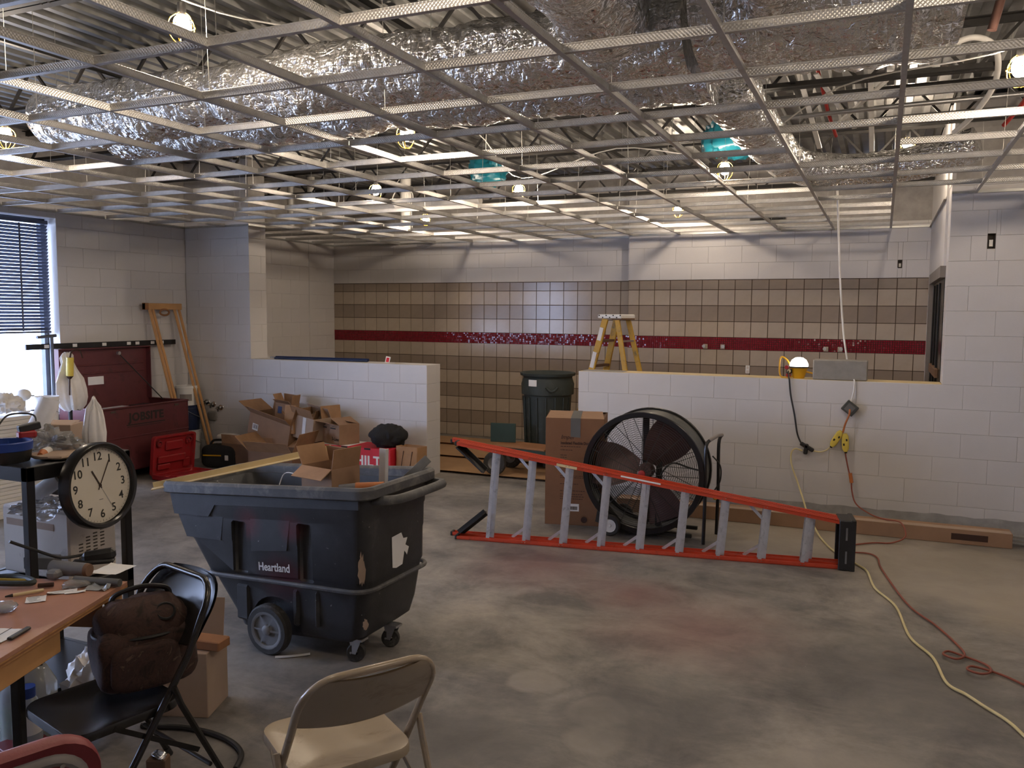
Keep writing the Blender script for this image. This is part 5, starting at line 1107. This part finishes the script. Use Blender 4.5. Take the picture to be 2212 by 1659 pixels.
# local: x along the hinge, y away from the chest is -y; base shell flat, lid upright
def shell(M4, w, d, hh, feats):
    m = MB().box((0, 0, hh/2), (w, d, hh), bev=.018)
    m = MB().loft([[(x*k, y*k, z) for x, y in rrect(w, d, .035, 4)] for z, k in ((0, .96), (.01, 1), (hh, 1), (hh, .92), (hh*.35, .88))], True, True, True, M4); return m
Ml = Matrix.Translation((0, .05, .035)) @ Matrix.Rotation(R(97), 4, 'X') @ Matrix.Translation((0, .22, 0))
shell(Matrix.Translation((0, -.20, .0)), .56, .44, .055, None).build('base_shell', 'red_plastic', RC); shell(Ml, .56, .44, .055, None).build('lid_shell', 'red_plastic', RC)
for (x, y, a, c) in ((-.19, .12, .05, .05), (.19, .12, .05, .05), (0, .10, .22, .10), (-.02, -.05, .36, .08), (.18, -.12, .08, .10), (-.12, -.13, .16, .06)): 
    MB().box((0, 0, .035), (a, c, .03), bev=.008).build('moulded_bed', 'red_plastic', RC).matrix_local = Ml @ Matrix.Translation((x, y, 0))
for x in (-.2, .2): MB().lathe([(.018, .02), (.022, .056), (.03, .056), (.034, .02)], 18).build('moulded_ring', 'maroon_vinyl', RC).matrix_local = Ml @ Matrix.Translation((x, .14, 0))
for (x, y, a, c) in ((0, -.20, .34, .12), (-.2, -.12, .08, .08), (.19, -.26, .10, .14)): MB().box((x, y, .03), (a, c, .035), bev=.008).build('moulded_bed', 'red_plastic', RC)
MB().tube([(-.26, .03, .04), (.26, .03, .04)], .012, 8).build('hinge', 'maroon_vinyl', RC)
# black tool bag
BT = thing('tool_bag', 'black cloth tool bag with a yellow zip line by the pier', 'bag', (-7.02, 7.45, 0), R(12))
MB().blob((0, 0, .13), (.46, .26, .27), 4.5, 36, 18, .03, 8, None, 101, True).build('bag_body', 'cloth_black', BT); MB().bar((-.17, -.134, .15), (.06, -.134, .155), .006, .014).build('yellow_trim', 'yellow_plastic', BT); MB().box((.13, -.133, .13), (.045, .008, .06), bev=.003).build('buckle', 'white_plastic', BT)
MB().tube(spline([(-.15, 0, .25), (-.10, 0, .31), (.10, 0, .31), (.15, 0, .25)], 6), .014, 8).build('handle', 'cloth_black', BT)
tag(MB().blob((-6.99, 7.53, .335), (.30, .13, .10), 3, 28, 14, .06, 8, Euler((0, 0, R(12))), 111).build('grey_cloth', 'cloth_white'), 'pale grey cloth roll resting on the black tool bag', 'cloth')
# ---------------------------------------------------------------- carton pile along the pier wall
carton('carton', 'long low brown carton with a printed scrawl at the left of the carton pile', .74, .42, .29, (-6.62, 7.62, 0), R(1), (95, None, 120, None), 'card_dark', fl=.25)
m = MB(); sc = spline([(-.06, 0, 0), (-.03, 0, .03), (-.02, 0, -.02), (.0, 0, .025), (.02, 0, -.015), (.04, 0, .02), (.07, 0, 0)], 6); o = bpy.data.objects['carton']; m.tube([(x+.12, -.2125, z+.19) for x, y, z in sc], .006, 5).build('print', 'ink', o)
MB().lathe([(.032, 0), (.036, 0)], 20, Matrix.Translation((-.2, -.2112, .18)) @ Matrix.Rotation(R(90), 4, 'X')).build('print', 'ink', o)
o = carton('carton', 'big tilted brown carton with a white barcode label on the carton pile', .62, .36, .25, (-6.32, 7.60, .365), R(-4), (140, 100, 95, 160), 'card', rot=(0, R(12), R(-4)), fl=.35); MB().box((-.20, -.182, .10), (.085, .003, .075)).build('shipping_label', 'paper', o)
for k in range(5): MB().box((-.225+.014*k, -.184, .105), (.006, .001, .05)).build('barcode_bar', 'ink', o)
o = carton('carton', 'small open carton with a blue tab on top of the carton pile', .20, .18, .18, (-6.23, 7.64, .60), R(8), (150, 95, 80, 120), 'card', rot=(0, R(6), R(8)), fl=.5); MB().box((-.04, -.092, .10), (.05, .003, .08)).build('blue_tab', 'hook_blue', o)
o = carton('carton', 'squat empty carton below the kraft paper bag on the carton pile', .32, .22, .17, (-5.98, 7.66, .42), R(6), (70, 110, 95, 130), 'card', fl=.4)
KB = thing('kraft_bag', 'upright kraft paper bag standing on top of the carton pile', 'paper bag', (-6.02, 7.46, .46), R(5)); MB().loft([[(x, y, z) for x, y in rrect(w_, d_, .008, 2)] for w_, d_, z in ((.12, .09, 0), (.125, .09, .14), (.14, .05, .24), (.145, .018, .30), (.145, .012, .315))]).build('bag_body', 'kraft', KB); MB().box((.03, -.047, .07), (.05, .003, .05)).build('bag_label', 'card_pale', KB)
tag(carton('carton', 'plain carton at the floor holding up the middle of the carton pile', .56, .36, .40, (-5.98, 7.69, 0), R(0), (3, 2, 4, 2), 'card_dark'), 'plain carton at the floor holding up the middle of the carton pile', 'box')
o = carton('carton', 'pale carton with a strip of white tape in the middle of the carton pile', .34, .26, .26, (-5.84, 7.56, .405), R(-10), (120, None, 60, None), 'card_pale', rot=(R(0), R(8), R(-10)), fl=.45); MB().box((.03, -.1325, .13), (.05, .003, .25)).build('tape', 'tape_white', o)
o = carton('carton', 'carton with printed brand marks resting on the red box', .36, .26, .22, (-5.47, 7.62, .372), R(-22), (165, 20, 15, 100), 'card', fl=.5)
for x in (-.12, .06): MB().box((x, -.132, .175), (.10, .002, .012)).build('print', 'ink', o); MB().bar((x-.02, -.132, .19), (x+.03, -.132, .205), .002, .01, up=(0, 1, 0)).build('print', 'ink', o)
text('3-Line', .055, 'ink', o, (.10, -.1315, .06), (R(90), 0, 0), .0004, .001, name='print')
o = carton('carton', 'open brown carton on the floor in front of the carton pile', .56, .38, .31, (-5.98, 7.22, 0), R(4), (130, 115, 150, 140), 'card_dark', fl=.42)
RB = thing('red_box', 'long red and white printed box lying along the wall under the black jacket', 'box', (-5.19, 7.62, 0), R(-1))
MB().box((0, 0, .185), (.98, .36, .37), bev=.003).build('box_body', 'red_box', RB); MB().box((-.25, 0, .3708), (.40, .34, .0016)).build('white_panel', 'paper', RB)
text('HILTI', .155, 'paper', RB, (.225, -.1808, .225), (R(90), 0, 0), .0005, .004, sx=1.05)
for x in (-.1, .2): MB().box((x, -.1815, .36), (.08, .003, .02)).build('hand_slot', 'ink', RB)
tag(MB().blob((-4.84, 7.62, .485), (.40, .30, .26), 2.0, 40, 24, .25, 5, Euler((0, R(-6), R(10))), 121, True).build('black_jacket', 'cloth_black'), 'bundled black jacket on the red box', 'jacket')
KB2 = thing('kraft_bag', 'crumpled open kraft paper bag on the floor at the end of the half wall', 'paper bag', (-4.545, 7.60, 0), R(-4)); MB().loft([[(x+.02*noise.noise(Vector((x*9, z*7, 1))), y+.02*noise.noise(Vector((y*9, z*7, 4))), z+(.02*noise.noise(Vector((x*14, y*14, 9))) if z > .35 else 0)) for x, y in rrect(w_, d_, .01, 3)] for w_, d_, z in ((.27, .17, 0), (.28, .18, .12), (.27, .19, .26), (.30, .18, .40), (.28, .165, .395), (.26, .17, .25), (.25, .15, .02))], True, True).build('bag_body', 'kraft', KB2)
for x in (-.05, .06): MB().bar((x-.03, -.098, .08), (x+.02, -.098, .36), .004, .014).build('bag_print', 'ink_brown', KB2)
# ---------------------------------------------------------------- things on the half walls
t = thing('blue_pole', 'dark blue extension pole with a silver tip on the left half wall', 'pole', (-6.12, 8.10, SILL), R(1)); MB().cyl((-.62, 0, .02), (.68, .03, .02), .017, n=14).build('pole', 'hook_blue', t); MB().cyl((-.70, -.002, .02), (-.62, 0, .02), .012, n=12).build('tip', 'chrome', t); MB().cyl((-.60, -.05, .014), (.70, -.02, .014), .013, n=12).build('inner_pole', 'navy', t)
t = thing('playing_card', 'small white card with a red panel propped on the left half wall', 'card', (-5.14, 8.08, SILL), R(10)); MB().box((0, 0, .036), (.055, .003, .075), Euler((R(-14), R(8), 0))).build('card', 'paper', t); MB().box((.0, -.0022, .036), (.035, .0012, .05), Euler((R(-14), R(8), 0))).build('red_panel', 'red_box', t)
for i, (x, lab) in enumerate(((-5.06, 'folded white slip beside the red panelled card on the half wall'), (-4.98, 'flat tan slip near the end of the left half wall'))): t = thing('paper_slip', lab, 'paper', (x, 8.06, SILL+.0005), R(20-30*i)); MB().grid(6, 3, lambda u, v: ((u-.5)*.10, (v-.5)*.04, .003+.012*abs(u-.5)**2), True, .0008).build('sheet', 'paper' if i == 0 else 'trim_tan', t)
tag(MB().box((-2.55, 8.05, SILL+.003), (.42, .16, .004), Euler((0, 0, R(3))), .001).build('metal_sheet', 'steel'), 'thin metal sheet on the right half wall beside the yellow stepladder', 'sheet')
WL = thing('work_light', 'yellow work light with a glowing dome and wire handle on the right half wall', 'lamp', (-.69, 8.05, SILL)); WL.scale = (.84, .84, .84)
MB().lathe([(0, 0), (.055, 0), (.065, .02), (.085, .10), (.10, .115), (.10, .125), (0, .125)], 32).build('lamp_base', 'yellow_plastic', WL)
MB().lathe([(.098, .126), (.095, .16), (.075, .20), (.04, .225), (0, .23)], 32).build('lamp_dome', 'lamp_dome', WL)
MB().lathe([(.10, .115), (.106, .12), (.106, .13), (.098, .132)], 32).build('dome_ring', 'black_plastic', WL)
MB().tube(spline([(-.08, 0, .12), (-.13, 0, .20), (-.19, 0, .225), (-.205, 0, .12), (-.19, 0, .02), (-.13, 0, .005), (-.06, 0, .02)], 6), .009, 8).build('lamp_handle', 'yellow_plastic', WL)
MB().tube([(.07, 0, .075), (.16, 0, .055)], .009, 8).build('side_foot', 'yellow_plastic', WL); MB().cyl((.16, 0, .055), (.172, 0, .053), .011, n=10).build('foot_tip', 'black_plastic', WL)
MB().box((-.095, -.05, .075), (.06, .05, .05), bev=.01).build('socket_box', 'black_plastic', WL); MB().cyl((-.12, -.07, .12), (-.12, -.08, .12), .022, n=14).build('switch_knob', 'red_plastic', WL); MB().box((-.10, -.08, .035), (.05, .012, .035), bev=.005).build('red_button', 'red_plastic', WL); MB().cyl((-.095, -.076, .08), (-.095, -.085, .08), .02, n=14).build('outlet_face', 'trim_tan', WL)
tag(MB().box((-.335, 8.05, SILL+.0905), (.455, .19, .18), None, .008).build('concrete_block', 'lamp_grey'), 'solid grey concrete block on the right half wall beside the work light', 'block')
# ---------------------------------------------------------------- cables
def cord(name, lab, pts, r, mat, k=8): return tag(MB().tube(spline(pts, k), r, 8).build(name, mat), lab, 'cable')
cord('drop_cable', 'white cable dropping from the ceiling grid to behind the concrete block', [(-.45, 7.6, 3.1), (-.42, 7.95, 2.95), (-.405, 8.05, 2.7), (-.375, 8.12, 2.2), (-.33, 8.17, 1.7), (-.29, 8.185, 1.44), (-.27, 8.19, 1.30)], .0085, 'cord_white')
cord('box_cable', 'short white cable from under the concrete block to the hanging grey box', [(-.215, 7.945, 1.256), (-.21, 7.912, 1.245), (-.212, 7.905, 1.16), (-.225, 7.90, 1.09), (-.236, 7.895, 1.05)], .007, 'cord_white')
t = thing('junction_box', 'dark grey outlet box hanging askew on the right half wall', 'junction box', (-.236, 7.885, 1.008), rot=(0, R(38), 0)); MB().box((0, 0, 0), (.115, .045, .10), bev=.004).build('box_shell', 'fan_drum', t); MB().box((0, -.0235, 0), (.07, .004, .07), bev=.004).build('outlet_face', 'tape_grey', t)
cord('pigtail_cable', 'orange pigtail cable from the grey box to the yellow adapters', [(-.236, 7.86, 1.0), (-.24, 7.845, .95), (-.268, 7.86, .87), (-.285, 7.87, .79)], .008, 'cord_orange')
for nm, x, z, a, lab in (('gfci_adapter', -.335, .735, -28, 'yellow in-line breaker adapter tilted towards the black splitter'), ('gfci_adapter', -.262, .705, 4, 'yellow in-line breaker adapter hanging straight beside its tilted twin')):
    t = thing(nm, lab, 'adapter', (x, 7.885, z), rot=(0, R(-a), 0)); MB().loft([[(px, py, q) for px, py in rrect(w_, .05, .012, 3)] for w_, q in ((.03, -.085), (.055, -.06), (.06, .0), (.055, .05), (.03, .075))]).build('adapter_body', 'yellow_pale', t)
    for q in (-.02, .02): MB().box((.012*(1 if q > 0 else -1), -.0265, q), (.014, .004, .02), bev=.002).build('button', 'ink', t)
    MB().cyl((0, 0, -.10), (0, 0, -.08), .011, n=10).build('strain_relief', 'ink', t)
cord('lamp_cable', 'black cable of the work light running down the half wall', [(-.78, 8.0, 1.33), (-.765, 7.935, 1.262), (-.757, 7.908, 1.24), (-.74, 7.905, 1.1), (-.70, 7.90, .92), (-.672, 7.895, .76), (-.64, 7.89, .68), (-.62, 7.89, .655)], .0075, 'cord_black')
t = thing('cable_splitter', 'black three-way cable splitter hanging on the right half wall', 'splitter', (-.585, 7.885, .625)); MB().bar((-.055, 0, .045), (.06, 0, -.02), .035, .035, .008).bar((-.01, 0, -.055), (.0, 0, .04), .035, .035, .008).build('splitter_body', 'black_plastic', t)
cord('link_cable', 'short tan cable between the black splitter and a yellow adapter', [(-.525, 7.885, .605), (-.47, 7.89, .60), (-.42, 7.89, .618), (-.388, 7.888, .65)], .006, 'cord_yellow')
cord('yellow_cable', 'pale yellow extension cable hanging from the splitter and snaking over the floor', [(-.62, 7.88, .60), (-.68, 7.88, .615), (-.715, 7.88, .57), (-.705, 7.87, .46), (-.645, 7.84, .31), (-.58, 7.66, .20), (-.53, 7.46, .135), (-.46, 7.30, .06), (-.40, 7.15, .012), (-.299, 6.83, .010), (-.21, 6.67, .010), (-.10, 6.47, .010), (-.03, 6.32, .010), (.023, 5.955, .010), (.146, 5.624, .010), (.212, 5.118, .010), (.316, 4.85, .010), (.363, 4.534, .010), (.44, 4.43, .010), (.504, 4.331, .010), (.592, 4.201, .010), (.66, 4.02, .010), (.9, 3.4, .010)], .0075, 'cord_yellow')
cord('red_cable', 'dark red extension cable hanging from a yellow adapter down to the floor by the wall', [(-.258, 7.885, .605), (-.25, 7.885, .56), (-.225, 7.885, .45), (-.203, 7.88, .38), (-.19, 7.87, .27), (-.15, 7.82, .17), (-.03, 7.62, .136), (.08, 7.50, .132), (.20, 7.42, .135), (.235, 7.28, .06), (.14, 7.22, .011), (.0, 7.15, .011), (-.16, 7.0, .011), (-.22, 6.9, .011)], .0062, 'cord_red')
MB().cyl((-.212, 7.884, .43), (-.197, 7.88, .345), .016, n=12).build('connector', 'cord_orange', bpy.data.objects['red_cable'])
cord('red_cable', 'dark red extension cable with two loops on the open floor, out to the frame edge', [(-.22, 6.75, .011), (-.049, 6.812, .011), (.033, 6.717, .011), (.065, 6.419, .011), (.214, 5.701, .011), (.354, 5.378, .011), (.44, 5.13, .011), (.475, 4.96, .013), (.43, 4.86, .018), (.37, 4.90, .018), (.40, 4.97, .013), (.48, 4.93, .011), (.567, 4.86, .011), (.58, 4.77, .014), (.53, 4.70, .02), (.47, 4.73, .02), (.50, 4.80, .014), (.60, 4.77, .011), (.711, 4.667, .011), (1.0, 4.3, .011)], .0062, 'cord_red', 10)
# ---------------------------------------------------------------- long carton along the right half wall
LC = thing('long_carton', 'long flat brown carton lying along the foot of the right half wall', 'box', (-.60, 7.50, 0), R(1.8))
MB().box((0, 0, .06), (3.2, .17, .118), bev=.003).build('carton_body', 'card', LC); MB().box((.0, -.05, .1205), (3.18, .07, .003), Euler((R(3), 0, 0))).build('flap', 'card_pale', LC); MB().box((1.30, -.086, .06), (.26, .002, .05)).build('dark_window', 'ink_brown', LC)
for z in (.03, .06, .09): MB().bar((1.55, .02, z), (1.72, .03, z-.01), .05, .003).build('trim_end', 'galv', LC)
tag(MB().box((-1.05, 6.36, .0085), (.36, .05, .006), Euler((0, 0, R(8))), .001).build('cardboard_scrap', 'card_dark'), 'strip of brown cardboard on the floor behind the orange ladder', 'scrap')
# ---------------------------------------------------------------- by the window
PS = thing('panel_stack', 'stack of white ceiling panels below the window at the frame edge', 'panel stack', (-7.25, 4.82, 0)); rnd = random.Random(4)
for k in range(26): MB().box((rnd.uniform(-.01, .01), rnd.uniform(-.012, .012), .017+.034*k), (.62, .80, .032), bev=.003).build('panel', 'white_plastic', PS)
PS2 = thing('panel_stack', 'lower stack of white ceiling panels beside the tool chest, under the white bucket', 'panel stack', (-7.28, 5.46, 0))
for k in range(21): MB().box((rnd.uniform(-.01, .01), rnd.uniform(-.012, .012), .017+.034*k), (.55, .42, .032), bev=.003).build('panel', 'white_plastic', PS2)
bucket('white_bucket', 'white bucket on the lower panel stack in front of the window', -7.22, 5.38, .716, .105, .29, 'white_plastic')
t = thing('clip_fan', 'small pale desk fan on the panel stack against the bright window', 'fan', (-7.20, 5.14, .886)); MB().cyl((0, 0, 0), (0, 0, .012), .05, n=20).cyl((0, 0, .012), (0, 0, .11), .014, n=12).build('fan_stand', 'white_plastic', t); MB().blob((0, 0, .155), (.12, .13, .11), 2, 22, 14).build('fan_head', 'white_plastic', t); MB().bar((0, -.09, .15), (0, .10, .14), .02, .012).build('fan_arm', 'grey_plastic', t)
tag(MB().blob((-7.15, 4.93, .975), (.28, .22, .18), 2.2, 34, 22, .5, 7, None, 131, True).build('white_bag', 'white_bag'), 'bunched white bag on the panel stack at the frame edge', 'bag')
t = thing('floor_stand', 'thin dark stand with a crossbar in front of the window', 'stand', (-7.75, 5.86, 0)); MB().cyl((0, 0, 0), (0, 0, 1.56), .018, n=12).build('pole', 'sash', t); MB().cyl((0, -.16, 1.545), (0, .05, 1.56), .016, n=12).build('crossbar', 'sash', t); MB().cyl((0, 0, 0), (0, 0, .03), .12, n=20).build('base', 'sash', t)
# ---------------------------------------------------------------- services above the grid
def pipe(name, lab, pts, r, mat, cat='pipe', k=6, sm=True): return tag(MB().tube(spline(pts, k) if sm else pts, r, 12).build(name, mat), lab, cat)
for i, (x, y, lab) in enumerate(((-7.45, 9.3, 'white vent pipe rising above the grid at the kitchen corner'), (-7.15, 9.35, 'white vent pipe next to the corner vent pipe above the kitchen'), (-6.0, 9.9, 'thick white vent pipe above the kitchen wall, nearer the middle'))): pipe('vent_pipe', lab, [(x, y, 2.95), (x, y, DECK)], .05 if i < 2 else .075, 'pvc', sm=False)
pipe('vent_pipe', 'horizontal white drain pipe above the grid behind the joists', [(-6.9, 8.7, 3.05), (-4.9, 8.75, 3.10), (-4.3, 8.75, 3.12)], .055, 'pvc')
cc = thing('cable_coil', 'coil of white cable hanging above the grid over the boxes', 'cable', (-4.75, 7.75, 3.03))
for k in range(4): MB().tube([((.09+.012*k)*math.cos(2*PI*i/28), .02*k-.03+.01*math.sin(6*PI*i/28), (.09+.01*k)*math.sin(2*PI*i/28)) for i in range(28)], .006, 6, True).build('cable_turn', 'cord_white', cc)
for (x, y, z, w_, h_, s_, lab) in ((-3.72, 7.75, 3.25, .36, .30, 141, 'crumpled teal plastic cover above the grid over the passage'), (-1.22, 7.15, 3.27, .44, .30, 151, 'crumpled teal plastic cover above the grid by the bent flexible duct')):
    tag(MB().blob((x, y, z), (w_, .30, h_), 3, 40, 22, .3, 7, None, s_).build('plastic_cover', 'teal'), lab, 'plastic cover')
MB_ = thing('wall_vent', 'dark louvred vent opening above the grid on the kitchen back wall', 'vent', (-1.35, YB2, 2.98)); MB().box((0, -.01, 0), (.42, .02, .09), bev=.003).build('vent_frame', 'black_metal', MB_)
for k in range(4): MB().box((0, -.022, -.03+.02*k), (.38, .012, .004), Euler((R(30), 0, 0))).build('louvre', 'black_metal', MB_)
pipe('conduit', 'long steel conduit above the grid from the flexible duct to the right jamb', [(-.75, 6.55, 3.27), (.2, 6.5, 3.28), (1.4, 6.45, 3.28)], .017, 'steel')
pipe('conduit', 'second steel conduit above the grid, just behind the first', [(-.7, 6.95, 3.28), (.1, 6.92, 3.29), (1.4, 6.9, 3.29)], .014, 'steel')
pipe('sprinkler_hose', 'red sprinkler hose between the joists near the right jamb', [(-.50, 6.3, 3.56), (-.46, 6.45, 3.42), (-.43, 6.6, 3.30), (-.38, 6.8, 3.16)], .013, 'red_pipe')
pipe('sprinkler_hose', 'red sprinkler hose hanging above the grid at the right frame edge', [(.86, 6.3, 3.56), (.85, 6.5, 3.40), (.81, 6.7, 3.28), (.72, 6.9, 3.17)], .015, 'red_pipe')
pipe('flexible_conduit', 'white flexible conduit looping above the grid near the right jamb', [(.20, 5.6, 3.34), (.38, 5.5, 3.40), (.52, 5.6, 3.36), (.56, 5.9, 3.24), (.48, 6.2, 3.12), (.38, 6.4, 3.05)], .017, 'pvc')
pipe('brown_conduit', 'reddish brown conduit bending under the roof deck at the right', [(.42, 4.72, 3.20), (.46, 4.72, 3.40), (.44, 4.75, 3.50), (.32, 4.85, 3.54), (.18, 5.0, 3.55)], .022, 'copper_red')
for i, (a, b_) in enumerate((((-.62, 6.2, 3.55), (-.50, 6.9, 3.10)), ((-.15, 6.1, 3.55), (-.13, 6.9, 3.05)), ((-.5, 6.3, 3.50), (-.25, 6.75, 3.20)), ((.0, 6.3, 3.45), (-.4, 6.7, 3.2)))):
    tag(MB().bar(a, b_, .035, .012).build('hanger_strap', 'pvc'), ['white hanger strap beside the flexible duct, nearest it', 'white hanger strap right of the red sprinkler hose', 'thin white strap crossing the red sprinkler hose', 'white strap sloping to the red sprinkler hose from the jamb side'][i], 'strap')
